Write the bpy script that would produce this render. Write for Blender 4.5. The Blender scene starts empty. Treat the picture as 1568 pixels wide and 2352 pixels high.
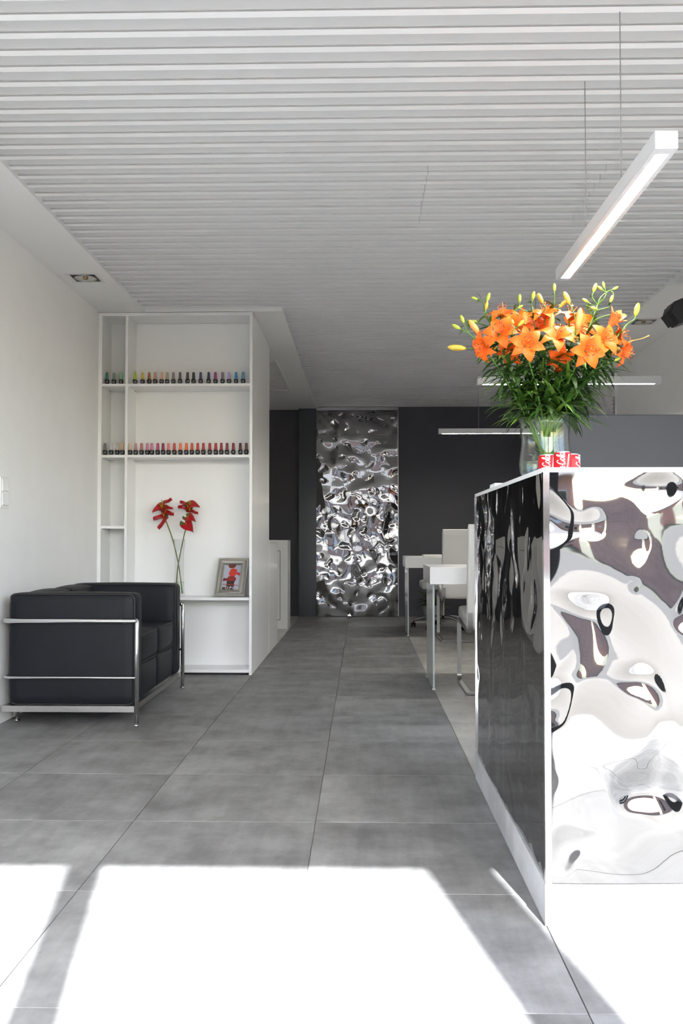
import bpy, bmesh, math, random
from mathutils import Vector, Matrix, noise, Quaternion

scene = bpy.context.scene
COL = scene.collection
R = math.radians

# ---------------------------------------------------------------- camera, sky, sun, exposure
FPX = 2080.0                                    # focal length in pixels of the 1568 x 2352 frame
cam_data = bpy.data.cameras.new('camera')
cam_data.sensor_fit = 'VERTICAL'
cam_data.sensor_height = 36.0
cam_data.lens = FPX / 2352.0 * 36.0
cam_data.clip_start = 0.02
cam = bpy.data.objects.new('camera', cam_data)
cam.location = (0, 0, 0.943)
cam.rotation_euler = (math.pi / 2 + math.atan(61 / FPX), 0, math.atan(47 / FPX))
COL.objects.link(cam)
scene.camera = cam

SUN_EL = 38.2
SUN_AZ = Vector((-0.18, 1.0, 0)).normalized()   # way the sunlight travels over the floor
world = bpy.data.worlds.new('sky')
scene.world = world
world.use_nodes = True
wn = world.node_tree
sky = wn.nodes.new('ShaderNodeTexSky')
sky.sky_type = 'NISHITA'
sky.sun_disc = False
sky.sun_elevation = R(SUN_EL)
sky.sun_rotation = R(170)
sky.air_density = 1.0
sky.dust_density = 1.6
wn.links.new(sky.outputs[0], wn.nodes['Background'].inputs[0])
wn.nodes['Background'].inputs[1].default_value = 0.62

sun_data = bpy.data.lights.new('sun', 'SUN')
sun_data.energy = 17.0
sun_data.angle = R(0.6)
sun_data.color = (0.975, 0.985, 1.0)
sun = bpy.data.objects.new('sun', sun_data)
sun_dir = Vector((SUN_AZ.x * math.cos(R(SUN_EL)), SUN_AZ.y * math.cos(R(SUN_EL)), -math.sin(R(SUN_EL))))
sun.rotation_euler = sun_dir.to_track_quat('-Z', 'Y').to_euler()
sun.location = (1, -6, 6)
COL.objects.link(sun)

# the shop front and an added side opening guide the sky light into the room (portals give no light of their own)
for p_loc, p_dir, p_size in (((0.26, -0.42, 1.2), (0, 1, 0), (4.2, 2.4)), ((2.50, 1.40, 1.2), (-1, 0, 0), (3.3, 2.4))):
    po_data = bpy.data.lights.new('window_portal', 'AREA')
    po_data.shape = 'RECTANGLE'; po_data.size, po_data.size_y = p_size
    po_data.cycles.is_portal = True
    po = bpy.data.objects.new('window_portal', po_data)
    po.location = p_loc
    po.rotation_euler = Vector(p_dir).to_track_quat('-Z', 'Z').to_euler()
    COL.objects.link(po)

vs = scene.view_settings
vs.view_transform = 'Standard'
vs.look = 'None'
vs.gamma = 1.0
vs.use_curve_mapping = False
vs.exposure = 1.1
scene.cycles.use_denoising = True
scene.cycles.max_bounces = 9
scene.cycles.diffuse_bounces = 5
scene.cycles.glossy_bounces = 4
scene.cycles.transmission_bounces = 2
scene.cycles.transparent_max_bounces = 16
scene.cycles.sample_clamp_indirect = 5.0
scene.cycles.caustics_reflective = False
scene.cycles.caustics_refractive = False
scene.cycles.use_adaptive_sampling = True
scene.cycles.adaptive_threshold = 0.15
scene.cycles.adaptive_min_samples = 20

# ---------------------------------------------------------------- helpers
def tag(o, label=None, cat=None, group=None, kind=None):
    if label: o['label'] = label
    if cat: o['category'] = cat
    if group: o['group'] = group
    if kind: o['kind'] = kind
    return o

def obj(name, bm, m, parent=None, smooth=False, local=False, loc=None):
    """one mesh object out of a bmesh; shapes are given in world metres unless local"""
    me = bpy.data.meshes.new(name)
    bm.normal_update()
    bm.to_mesh(me); bm.free()
    if parent is not None and not local:
        me.transform(Matrix.Translation(-world_loc(parent)))
    if smooth:
        me.polygons.foreach_set('use_smooth', [True] * len(me.polygons))
    for mm in (m if isinstance(m, (list, tuple)) else [m]):
        me.materials.append(mm)
    return link(name, me, parent, loc)

def link(name, me, parent=None, loc=None, rot=None, scale=None):
    o = bpy.data.objects.new(name, me)
    COL.objects.link(o)
    o.parent = parent
    if loc is not None: o.location = loc
    if rot is not None:
        o.rotation_mode = 'QUATERNION'; o.rotation_quaternion = rot
    if scale is not None: o.scale = (scale,) * 3 if not hasattr(scale, '__len__') else scale
    return o

def world_loc(o):
    v = Vector((0, 0, 0))
    while o is not None:
        v += Vector(o.location); o = o.parent
    return v

def thing(name, label, cat, loc=(0, 0, 0), group=None, kind=None):
    o = bpy.data.objects.new(name, None)
    o.empty_display_size = 0.1
    COL.objects.link(o)
    o.location = loc
    return tag(o, label, cat, group, kind)

def copy_tree(o, parent=None):
    c = o.copy(); COL.objects.link(c); c.parent = parent
    for ch in list(o.children):
        copy_tree(ch, c)
    return c

def BM(): return bmesh.new()

def add_box(bm, x0, x1, y0, y1, z0, z1, bev=0.0, seg=1, mi=0):
    x0, x1 = min(x0, x1), max(x0, x1); y0, y1 = min(y0, y1), max(y0, y1); z0, z1 = min(z0, z1), max(z0, z1)
    vs_ = [bm.verts.new(p) for p in ((x0,y0,z0),(x1,y0,z0),(x1,y1,z0),(x0,y1,z0),(x0,y0,z1),(x1,y0,z1),(x1,y1,z1),(x0,y1,z1))]
    fs = [bm.faces.new([vs_[i] for i in q]) for q in ((3,2,1,0),(4,5,6,7),(0,1,5,4),(1,2,6,5),(2,3,7,6),(3,0,4,7))]
    for f in fs: f.material_index = mi
    if bev > 0:
        es = list({e for f in fs for e in f.edges})
        r = bmesh.ops.bevel(bm, geom=es, offset=bev, segments=seg, affect='EDGES', profile=0.5)
        for f in r['faces']: f.material_index = mi
    return bm

def box(x0, x1, y0, y1, z0, z1, bev=0.0, seg=1):
    return add_box(BM(), x0, x1, y0, y1, z0, z1, bev, seg)

def add_prism(bm, poly, axis, a, b, mi=0):
    """polygon (2D list) extruded along an axis: 'x' -> poly is (y,z); 'y' -> (x,z); 'z' -> (x,y)"""
    def pt(u, v, w):
        return {'x': (w, u, v), 'y': (u, w, v), 'z': (u, v, w)}[axis]
    A = [bm.verts.new(pt(u, v, a)) for u, v in poly]
    B = [bm.verts.new(pt(u, v, b)) for u, v in poly]
    n = len(poly)
    fs = [bm.faces.new(A), bm.faces.new(B[::-1])]
    for i in range(n):
        fs.append(bm.faces.new((A[i], B[i], B[(i+1) % n], A[(i+1) % n])))
    for f in fs: f.material_index = mi
    bmesh.ops.recalc_face_normals(bm, faces=fs)
    return bm

def spline(pts, n=6):
    """Catmull-Rom through points"""
    P = [Vector(p) for p in pts]
    if len(P) < 3 or n <= 1: return P
    out = []
    Q = [P[0]*2 - P[1]] + P + [P[-1]*2 - P[-2]]
    for i in range(1, len(Q)-2):
        for k in range(n):
            t = k / n
            p0, p1, p2, p3 = Q[i-1], Q[i], Q[i+1], Q[i+2]
            out.append(0.5*((2*p1) + (p2-p0)*t + (2*p0-5*p1+4*p2-p3)*t*t + (3*p1-p0-3*p2+p3)*t**3))
    out.append(P[-1])
    return out

def add_tube(bm, pts, r, n=8, closed=False, mi=0, cap=True):
    P = [Vector(p) for p in pts]
    m = len(P)
    rad = r if hasattr(r, '__len__') else [r]*m
    rings = []
    up = None
    for i, p in enumerate(P):
        if closed: t = (P[(i+1) % m] - P[i-1])
        else: t = (P[min(i+1, m-1)] - P[max(i-1, 0)])
        if t.length < 1e-9: t = Vector((0,0,1))
        t.normalize()
        if up is None:
            up = Vector((0,0,1)) if abs(t.z) < 0.9 else Vector((0,1,0))
        s = t.cross(up)
        if s.length < 1e-6: s = t.orthogonal()
        s.normalize(); u = s.cross(t).normalized(); up = u
        rings.append([bm.verts.new(p + (s*math.cos(2*math.pi*k/n) + u*math.sin(2*math.pi*k/n))*rad[i]) for k in range(n)])
    fs = []
    for i in range(m if closed else m-1):
        a, b = rings[i], rings[(i+1) % m]
        for k in range(n):
            fs.append(bm.faces.new((a[k], a[(k+1) % n], b[(k+1) % n], b[k])))
    if not closed and cap:
        fs.append(bm.faces.new(rings[0][::-1])); fs.append(bm.faces.new(rings[-1]))
    for f in fs: f.material_index = mi; f.smooth = True
    return bm

def tube(pts, r, n=8, closed=False): return add_tube(BM(), pts, r, n, closed)

def add_lathe(bm, prof, cx=0, cy=0, cz=0, n=32, mi=0, mi_of=None, ax='z'):
    """prof: (radius, height) list; radius 0 makes a pole"""
    def pt(r, a, h):
        if ax == 'z': return (cx + r*math.cos(a), cy + r*math.sin(a), cz + h)
        if ax == 'x': return (cx + h, cy + r*math.cos(a), cz + r*math.sin(a))
        return (cx + r*math.cos(a), cy + h, cz + r*math.sin(a))
    rings = []
    for r, h in prof:
        if r <= 1e-7: rings.append([bm.verts.new(pt(0, 0, h))])
        else: rings.append([bm.verts.new(pt(r, 2*math.pi*k/n, h)) for k in range(n)])
    fs = []
    for i in range(len(rings)-1):
        a, b = rings[i], rings[i+1]
        m_ = mi_of(i) if mi_of else mi
        for k in range(n):
            k2 = (k+1) % n
            if len(a) == 1 and len(b) == 1: continue
            if len(a) == 1: f = bm.faces.new((a[0], b[k2], b[k]))
            elif len(b) == 1: f = bm.faces.new((a[k], a[k2], b[0]))
            else: f = bm.faces.new((a[k], a[k2], b[k2], b[k]))
            f.material_index = m_; f.smooth = True; fs.append(f)
    bmesh.ops.recalc_face_normals(bm, faces=fs)
    return bm

def lathe(prof, cx=0, cy=0, cz=0, n=32, ax='z'): return add_lathe(BM(), prof, cx, cy, cz, n, ax=ax)

def add_pillow(bm, x0, x1, y0, y1, z0, z1, r=0.03, puff=(0, 0, 0), cuts=9):
    """cushion: rounded box whose faces swell by puff (x, y, z)"""
    tmp = bmesh.new()
    bmesh.ops.create_cube(tmp, size=2.0)
    bmesh.ops.subdivide_edges(tmp, edges=tmp.edges[:], cuts=cuts, use_grid_fill=True)
    c = Vector(((x0+x1)/2, (y0+y1)/2, (z0+z1)/2)); h = Vector((abs(x1-x0)/2, abs(y1-y0)/2, abs(z1-z0)/2))
    for v in tmp.verts:
        q = Vector([math.copysign((1-(1-abs(t))**1.9) * h[i], t) for i, t in enumerate(v.co)])
        inner = Vector([max(-(h[i]-r), min(h[i]-r, q[i])) for i in range(3)])
        d = q - inner
        if d.length > 1e-9 and sum(1 for i in range(3) if abs(d[i]) > 1e-9) > 1:
            q = inner + d.normalized()*r
        n_ = [q[i]/h[i] for i in range(3)]
        add = Vector((0, 0, 0))
        for i in range(3):
            j, k = (i+1) % 3, (i+2) % 3
            add[i] = puff[i]*n_[i]*max(0, 1-n_[j]**2)*max(0, 1-n_[k]**2)
        v.co = c + q + add
    for f in tmp.faces: f.smooth = True
    me = bpy.data.meshes.new('tmp'); tmp.to_mesh(me); tmp.free()
    bm.from_mesh(me); bpy.data.meshes.remove(me)
    return bm

def pillow(*a, **k): return add_pillow(BM(), *a, **k)

def quat_z(d, roll=0.0):
    return Vector(d).normalized().to_track_quat('Z', 'Y') @ Quaternion((0, 0, 1), roll)

# ---------------------------------------------------------------- materials
def srgb(h):
    if isinstance(h, str):
        h = h.lstrip('#'); h = [int(h[i:i+2], 16)/255 for i in (0, 2, 4)]
    return tuple(((c/12.92) if c <= 0.04045 else ((c+0.055)/1.055)**2.4) for c in h)

def mat(name, col, rough=0.5, metal=0.0, spec=0.5, emit=None, emit_s=0.0, var=0.0, vscale=6.0, bump=0.0, bscale=60.0, coat=0.0, trans=0.0, sub=0.0):
    m = bpy.data.materials.new(name); m.use_nodes = True
    nt = m.node_tree; b = nt.nodes['Principled BSDF']
    b.inputs['Base Color'].default_value = (*col, 1)
    b.inputs['Roughness'].default_value = rough
    b.inputs['Metallic'].default_value = metal
    b.inputs['Specular IOR Level'].default_value = spec
    b.inputs['Coat Weight'].default_value = coat
    b.inputs['Transmission Weight'].default_value = trans
    if sub: 
        b.inputs['Subsurface Weight'].default_value = sub
        b.inputs['Subsurface Radius'].default_value = (0.01, 0.008, 0.004)
        b.inputs['Subsurface Scale'].default_value = 0.3
    if emit is not None:
        b.inputs['Emission Color'].default_value = (*emit, 1); b.inputs['Emission Strength'].default_value = emit_s
    if var or bump:
        tc = nt.nodes.new('ShaderNodeTexCoord')
    if var:
        n = nt.nodes.new('ShaderNodeTexNoise'); n.inputs['Scale'].default_value = vscale; n.inputs['Detail'].default_value = 5
        nt.links.new(tc.outputs['Object'], n.inputs['Vector'])
        mr = nt.nodes.new('ShaderNodeMapRange'); mr.inputs[1].default_value = 0.3; mr.inputs[2].default_value = 0.7
        mr.inputs[3].default_value = 1-var; mr.inputs[4].default_value = 1+var
        nt.links.new(n.outputs[0], mr.inputs[0])
        mx = nt.nodes.new('ShaderNodeVectorMath'); mx.operation = 'SCALE'; mx.inputs[0].default_value = col
        nt.links.new(mr.outputs[0], mx.inputs['Scale']); nt.links.new(mx.outputs[0], b.inputs['Base Color'])
    if bump:
        n2 = nt.nodes.new('ShaderNodeTexNoise'); n2.inputs['Scale'].default_value = bscale; n2.inputs['Detail'].default_value = 4
        nt.links.new(tc.outputs['Object'], n2.inputs['Vector'])
        bp = nt.nodes.new('ShaderNodeBump'); bp.inputs['Strength'].default_value = bump; bp.inputs['Distance'].default_value = 0.002
        nt.links.new(n2.outputs[0], bp.inputs['Height']); nt.links.new(bp.outputs[0], b.inputs['Normal'])
    return m

def glass_mat(name, tint=(0.988, 0.995, 0.993), ior=1.45, rough=0.0):
    m = bpy.data.materials.new(name); m.use_nodes = True
    nt = m.node_tree; nt.nodes.remove(nt.nodes['Principled BSDF'])
    out = nt.nodes['Material Output']
    tr = nt.nodes.new('ShaderNodeBsdfTransparent'); tr.inputs[0].default_value = (*tint, 1)
    gl = nt.nodes.new('ShaderNodeBsdfGlossy'); gl.inputs['Roughness'].default_value = rough
    lw = nt.nodes.new('ShaderNodeLayerWeight'); lw.inputs[0].default_value = 0.5
    pw = nt.nodes.new('ShaderNodeMath'); pw.operation = 'POWER'; pw.inputs[1].default_value = 4.0
    nt.links.new(lw.outputs['Facing'], pw.inputs[0])
    fr = nt.nodes.new('ShaderNodeMath'); fr.operation = 'MULTIPLY_ADD'
    f0 = ((ior-1)/(ior+1))**2; fr.inputs[1].default_value = 0.8*(1-f0); fr.inputs[2].default_value = f0
    nt.links.new(pw.outputs[0], fr.inputs[0])
    mx = nt.nodes.new('ShaderNodeMixShader')
    nt.links.new(fr.outputs[0], mx.inputs[0]); nt.links.new(tr.outputs[0], mx.inputs[1]); nt.links.new(gl.outputs[0], mx.inputs[2])
    nt.links.new(mx.outputs[0], out.inputs[0])
    return m

def tile_mat(name, dark, light, speck, rough, per_tile=0.10, bump=0.05):
    """stone-look tile: clouds, drawn-out streaks and small pits; each tile is cut from another place of the slab"""
    m = bpy.data.materials.new(name); m.use_nodes = True
    nt = m.node_tree; b = nt.nodes['Principled BSDF']; L = nt.links.new
    tc = nt.nodes.new('ShaderNodeTexCoord'); oi = nt.nodes.new('ShaderNodeObjectInfo')
    off = nt.nodes.new('ShaderNodeVectorMath'); off.operation = 'SCALE'; off.inputs[0].default_value = (37.1, 53.7, 0)
    L(oi.outputs['Random'], off.inputs['Scale'])
    ad = nt.nodes.new('ShaderNodeVectorMath'); ad.operation = 'ADD'
    L(tc.outputs['Object'], ad.inputs[0]); L(off.outputs[0], ad.inputs[1])
    def nz(scale, detail, rough_, sc=None):
        n = nt.nodes.new('ShaderNodeTexNoise'); n.inputs['Scale'].default_value = scale
        n.inputs['Detail'].default_value = detail; n.inputs['Roughness'].default_value = rough_
        if sc:
            mp = nt.nodes.new('ShaderNodeMapping'); mp.inputs['Scale'].default_value = sc
            L(ad.outputs[0], mp.inputs[0]); L(mp.outputs[0], n.inputs['Vector'])
        else: L(ad.outputs[0], n.inputs['Vector'])
        return n
    clouds = nz(4.0, 10, 0.68); streak = nz(3.0, 6, 0.6, (6.0, 0.7, 1)); pits = nz(70, 3, 0.5)
    a1 = nt.nodes.new('ShaderNodeMath'); a1.operation = 'MULTIPLY_ADD'; a1.inputs[1].default_value = 0.35
    L(streak.outputs[0], a1.inputs[0]); L(clouds.outputs[0], a1.inputs[2])
    rmp = nt.nodes.new('ShaderNodeValToRGB')
    rmp.color_ramp.elements[0].position = 0.5; rmp.color_ramp.elements[0].color = (*dark, 1)
    rmp.color_ramp.elements[1].position = 0.86; rmp.color_ramp.elements[1].color = (*light, 1)
    L(a1.outputs[0], rmp.inputs[0])
    pr = nt.nodes.new('ShaderNodeMapRange'); pr.inputs[1].default_value = 0.70; pr.inputs[2].default_value = 0.78
    pr.inputs[3].default_value = 0; pr.inputs[4].default_value = 0.55
    L(pits.outputs[0], pr.inputs[0])
    mx = nt.nodes.new('ShaderNodeMix'); mx.data_type = 'RGBA'
    L(pr.outputs[0], mx.inputs[0]); L(rmp.outputs[0], mx.inputs[6]); mx.inputs[7].default_value = (*speck, 1)
    vr = nt.nodes.new('ShaderNodeMapRange'); vr.inputs[3].default_value = 1-per_tile; vr.inputs[4].default_value = 1+per_tile
    L(oi.outputs['Random'], vr.inputs[0])
    sc = nt.nodes.new('ShaderNodeVectorMath'); sc.operation = 'SCALE'
    L(mx.outputs[2], sc.inputs[0]); L(vr.outputs[0], sc.inputs['Scale'])
    L(sc.outputs[0], b.inputs['Base Color'])
    b.inputs['Specular IOR Level'].default_value = 0.07
    rr = nt.nodes.new('ShaderNodeMapRange'); rr.inputs[3].default_value = rough-0.06; rr.inputs[4].default_value = rough+0.08
    L(clouds.outputs[0], rr.inputs[0]); L(rr.outputs[0], b.inputs['Roughness'])
    bp = nt.nodes.new('ShaderNodeBump'); bp.inputs['Strength'].default_value = bump; bp.inputs['Distance'].default_value = 0.003
    L(a1.outputs[0], bp.inputs['Height']); L(bp.outputs[0], b.inputs['Normal'])
    return m

M = {}
M['wall'] = mat('white_paint', (0.89, 0.89, 0.885), 0.55, var=0.012, bump=0.04, bscale=220)
M['soffit'] = mat('white_plaster', (0.89, 0.89, 0.885), 0.6)
M['slat'] = mat('white_coated_metal', (0.90, 0.90, 0.905), 0.38)
M['backing'] = mat('pale_backing', (0.82, 0.82, 0.82), 0.8)
M['dark_wall'] = mat('charcoal_paint', (0.044, 0.044, 0.056), 0.5, var=0.03, bump=0.03, bscale=200)
M['slate_wall'] = mat('slate_blue_paint', (0.025, 0.030, 0.042), 0.5, var=0.03, bump=0.03, bscale=200)
M['pilaster'] = mat('slate_gloss_paint', (0.042, 0.050, 0.058), 0.25)
M['tile'] = tile_mat('grey_stone_tile', (0.142, 0.142, 0.141), (0.272, 0.273, 0.274), (0.095, 0.093, 0.09), 0.50)
M['pale_tile'] = tile_mat('pale_beige_tile', (0.40, 0.395, 0.37), (0.51, 0.50, 0.47), (0.40, 0.38, 0.35), 0.22, 0.03, 0.02)
M['plinth_tile'] = tile_mat('lightened_grey_tile', (0.40, 0.40, 0.405), (0.62, 0.62, 0.625), (0.25, 0.24, 0.23), 0.4)  # floor stone with extra light put into its colour on the side plinth
M['grout'] = mat('grey_grout', (0.16, 0.15, 0.14), 0.9)
M['gloss_white'] = mat('white_lacquer', (0.85, 0.86, 0.86), 0.25)
M['steel'] = mat('polished_steel', (0.255, 0.253, 0.25), 0.03, metal=1.0)
M['chrome'] = mat('chrome', (0.66, 0.66, 0.66), 0.08, metal=1.0)
M['brushed'] = mat('brushed_steel', (0.48, 0.47, 0.46), 0.28, metal=1.0, var=0.05, vscale=60)
M['silver'] = mat('pewter', (0.62, 0.60, 0.56), 0.24, metal=1.0, bump=0.2, bscale=300)
M['leather'] = mat('black_leather', (0.009, 0.0105, 0.014), 0.48, spec=0.16, var=0.10, vscale=9, bump=0.12, bscale=260)
M['leather_seam'] = mat('black_leather_piping', (0.010, 0.010, 0.011), 0.5)
M['black_plastic'] = mat('black_plastic', (0.012, 0.012, 0.014), 0.45)
M['black_gloss'] = mat('black_gloss', (0.012, 0.012, 0.014), 0.12)
M['white_leather'] = mat('white_leather', (0.72, 0.71, 0.68), 0.45, bump=0.08, bscale=240)
M['white_plastic'] = mat('white_plastic', (0.80, 0.80, 0.79), 0.5)
M['frost'] = mat('frosted_glass', (0.52, 0.56, 0.56), 0.18, spec=0.6)
M['glass'] = glass_mat('clear_glass')
M['water'] = glass_mat('water', (0.90, 0.95, 0.91), 1.33)
M['led'] = mat('led_diffuser', (1, 1, 1), 0.5, emit=(1.0, 0.95, 0.88), emit_s=80.0)
M['lamp_body'] = mat('white_lamp_housing', (0.66, 0.67, 0.68), 0.4)
M['cable'] = mat('grey_cable', (0.30, 0.29, 0.29), 0.5)
M['aluminium'] = mat('dull_aluminium', (0.42, 0.41, 0.40), 0.35, metal=1.0)
M['dark_metal'] = mat('dark_window_frame', (0.05, 0.05, 0.055), 0.4)
M['paper'] = mat('white_paper', (0.82, 0.82, 0.82), 0.7)
M['stem'] = mat('green_stem', srgb('#4d7a22'), 0.5, var=0.15, vscale=40)
M['leaf'] = mat('green_leaf', srgb('#36591d'), 0.5, spec=0.3, var=0.25, vscale=30)
M['leaf_light'] = mat('light_green_leaf', srgb('#64862f'), 0.5, spec=0.3, var=0.2, vscale=30)
M['leaf_dark'] = mat('dark_green_leaf', srgb('#2a4519'), 0.5, spec=0.3, var=0.2, vscale=30)
M['petal'] = mat('orange_petal', srgb('#f0641a'), 0.5, spec=0.25, var=0.08, vscale=45)
M['petal_pale'] = mat('pale_orange_petal', srgb('#f58a48'), 0.5, spec=0.25, var=0.08, vscale=45)
M['pollen'] = mat('rust_pollen', srgb('#6e2410'), 0.8)
M['bud_green'] = mat('green_bud', srgb('#a9b83a'), 0.45, var=0.18, vscale=60)
M['bud_yellow'] = mat('yellow_bud', srgb('#c9a83e'), 0.45, var=0.18, vscale=60)
M['bud_orange'] = mat('orange_bud', srgb('#f09a4e'), 0.45, var=0.12, vscale=60)
M['bract'] = mat('red_bract', srgb('#b01a22'), 0.3, var=0.2, vscale=40)
M['bract_green'] = mat('green_bract_tip', srgb('#4a6420'), 0.4)
M['spadix'] = mat('yellow_spadix', srgb('#b99a1c'), 0.5)
M['olive_stem'] = mat('olive_stem', srgb('#6a6a2c'), 0.45, var=0.15, vscale=40)
M['can_red'] = mat('red_can', srgb('#bf1119'), 0.35, spec=0.35)
M['can_white'] = mat('white_print', (0.85, 0.85, 0.85), 0.35)
M['can_metal'] = mat('can_aluminium', (0.75, 0.75, 0.76), 0.2, metal=1.0)

# ---------------------------------------------------------------- the room
XL, XR, YF, YB = -1.845, 2.36, -0.35, 11.0
ZS = 2.53            # underside of the plaster borders
ZSL = 2.545          # underside of the slats
XSIDE = -0.763       # face of the shelf wall towards the aisle

def struct(name, bm, m, label, cat, parent=None):
    o = obj(name, bm, m, parent)
    if parent is None: tag(o, label, cat, kind='structure')
    return o

# floor: grout bed with every tile laid on it
floor = struct('floor', box(XL, XR, YF, YB + 0.2, -0.06, -0.0035), M['grout'],
               'floor of grey stone tiles with a pale tiled work area along the right', 'floor')
T = 0.602
tile_cache = {}
def lay(x0, x1, y0, y1, m, g=0.0011):
    w, d = round(x1-x0-2*g, 4), round(y1-y0-2*g, 4)
    if w < 0.015 or d < 0.015: return
    key = (w, d, m.name)
    if key not in tile_cache:
        bm = box(-w/2, w/2, -d/2, d/2, -0.008, 0.0, 0.0009)
        me = bpy.data.meshes.new('tile'); bm.to_mesh(me); bm.free(); me.materials.append(m)
        tile_cache[key] = me
    link('tile', tile_cache[key], floor, ((x0+x1)/2, (y0+y1)/2, 0.0))
def cuts(a, b, org, step):
    xs = [a]; k = math.ceil((a-org)/step + 1e-6)
    while org + k*step < b - 1e-6:
        xs.append(org + k*step); k += 1
    return xs + [b]
ys = cuts(YF, YB, 1.835, T)
for x0, x1 in zip(*(lambda c: (c[:-1], c[1:]))(cuts(XL, XSIDE, -0.155, T))):       # left bay
    for y0, y1 in zip(ys[:-1], ys[1:]):
        if y0 > 6.5: continue
        lay(x0, x1, y0, y1, M['tile'])
for x0, x1 in ((XSIDE, -0.155), (-0.155, 0.449)):                                  # the aisle
    for y0, y1 in zip(ys[:-1], ys[1:]): lay(x0, x1, y0, y1, M['tile'])
ys_f = [y for y in ys if y < 2.25] + [2.27]
for x0, x1 in zip(*(lambda c: (c[:-1], c[1:]))(cuts(0.449, XR, -0.155, T))):       # in front of the counter
    for y0, y1 in zip(ys_f[:-1], ys_f[1:]): lay(x0, x1, y0, y1, M['tile'])
ys_p = cuts(2.27, YB, 2.9, T)
for x0, x1 in zip(*(lambda c: (c[:-1], c[1:]))(cuts(0.449, XR, -0.155, T))):       # pale work area
    for y0, y1 in zip(ys_p[:-1], ys_p[1:]): lay(x0, x1, y0, y1, M['pale_tile'])
ys_q = cuts(7.43, YB, 8.0, T)
for x0, x1 in zip(*(lambda c: (c[:-1], c[1:]))(cuts(XL, XSIDE, -0.155, T))):       # pale recess behind the shelves
    for y0, y1 in zip(ys_q[:-1], ys_q[1:]): lay(x0, x1, y0, y1, M['pale_tile'])

# ceiling: backing with plaster borders and one slat after another
ceiling = struct('ceiling', box(XL-0.1, XR+0.1, YF-0.1, YB+0.3, 2.64, 2.74), M['backing'],
                 'white slatted ceiling with plain plaster borders', 'ceiling')
for b in ((XL, -1.52, YF, 6.27), (XL, -0.555, 6.27, YB+0.2), (1.92, XR, YF, YB)):
    obj('plaster_border', box(*b, ZS, 2.64), M['soffit'], ceiling)
PITCH, Y0 = 0.102, 2.733 - 0.031
prof = [(0, 0), (0.031, 0), (0.034, 0.075), (0.016, 0.075), (0.001, 0.0100), (0.014, 0.0108), (0.014, 0.0010), (0, 0.0010)]
slat_cache = {}
def slat(x0, x1, y):
    key = (round(x0, 3), round(x1, 3))
    if key not in slat_cache:
        bm = add_prism(BM(), prof, 'x', x0, x1)
        me = bpy.data.meshes.new('slat'); bm.to_mesh(me); bm.free(); me.materials.append(M['slat'])
        slat_cache[key] = me
    link('slat', slat_cache[key], ceiling, (0, y, ZSL))
k0 = math.ceil((YF + 0.02 - Y0)/PITCH)
k = k0
while Y0 + k*PITCH < YB - 0.03:
    y = Y0 + k*PITCH
    xa = -1.525 if y < 6.235 else -0.56
    hatch = (3.92 < y < 4.64) or (9.50 < y < 10.22)     # removable sections with visible joints
    if hatch:
        for a, b in ((xa, 0.2895), (0.2915, 1.065), (1.067, 1.925)): slat(a, b, y)
    else:
        slat(xa, 1.925, y)
    k += 1

# walls
struct('wall_left', box(XL-0.12, XL, YF-0.1, YB+0.3, -0.06, 2.70), M['wall'], 'plain white wall behind the black leather sofa', 'wall')
bm = box(XR, XR+0.12, 3.05, YB+0.3, -0.06, 2.70)
add_box(bm, XR, XR+0.12, YF-0.1, -0.25, -0.06, 2.70); add_box(bm, XR, XR+0.12, -0.25, 3.05, 2.40, 2.70)  # leaves a gap for the added side opening
wr = struct('wall_right', bm, M['wall'], 'plain white wall on the far side of the work area', 'wall')
struct('wall_back', box(0.44, XR, YB, YB+0.3, -0.06, 2.70), M['dark_wall'], 'charcoal painted back wall beside the rippled steel panel', 'wall')
struct('wall_corner', box(XL, -0.768, YB+0.12, YB+0.3, -0.06, 2.70), M['dark_wall'], 'charcoal painted wall in the recess behind the white cabinets', 'wall')
pil = struct('wall_pilaster', box(-0.768, 0.44, YB, YB+0.3, -0.06, 2.70), M['pilaster'], 'narrow slate pilaster left of the rippled steel panel', 'wall')
struct('baseboard_back', box(-0.766, -0.556, YB-0.008, YB, 0.0, 0.075, 0.002), M['pilaster'], 'low slate skirting at the foot of the slate pilaster', 'baseboard')
struct('baseboard_right', box(0.446, XR, YB-0.012, YB, 0.0, 0.08, 0.002), M['dark_wall'], 'low charcoal skirting along the back wall behind the desks', 'baseboard')
struct('wall_shelves', box(XL, XSIDE-0.021, 6.52, 7.43, -0.06, ZS), M['gloss_white'], 'deep white wall block behind the nail polish shelves', 'wall')
struct('wall_partition', box(0.915, XR, 4.60, 4.70, 0.0, 1.57, 0.003), M['slate_wall'], 'slate blue half height partition behind the flower vase and counter', 'wall')

# shop front behind the viewpoint: header and posts that throw the shadows on the tiles
HDR = 2.45
front = thing('wall_front', 'glazed shop front with slim dark posts at the street side', 'wall', (0, YF, 0), kind='structure')
obj('header', box(XL-0.1, XR+0.1, YF-0.10, YF, HDR, 2.70), M['wall'], front)
for xa, xb in ((-0.305, -0.212), (0.722, 0.905), (XL, XL+0.05), (XR-0.05, XR)):
    obj('post', box(xa, xb, YF-0.05, YF+0.01, 0.0, HDR, 0.002), M['dark_metal'], front)

w1 = thing('added_light_opening', 'added unseen side opening that lets daylight in beside the counter', 'window', (XR, 1.4, 0), kind='structure')  # unseen opening, added to let more skylight reach the room
for ya_, yb_ in ((-0.25, -0.20), (0.82, 0.87), (1.92, 1.97), (3.0, 3.05)):
    obj('post', box(XR+0.03, XR+0.08, ya_, yb_, 0.0, 2.40, 0.002), M['dark_metal'], w1)

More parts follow.
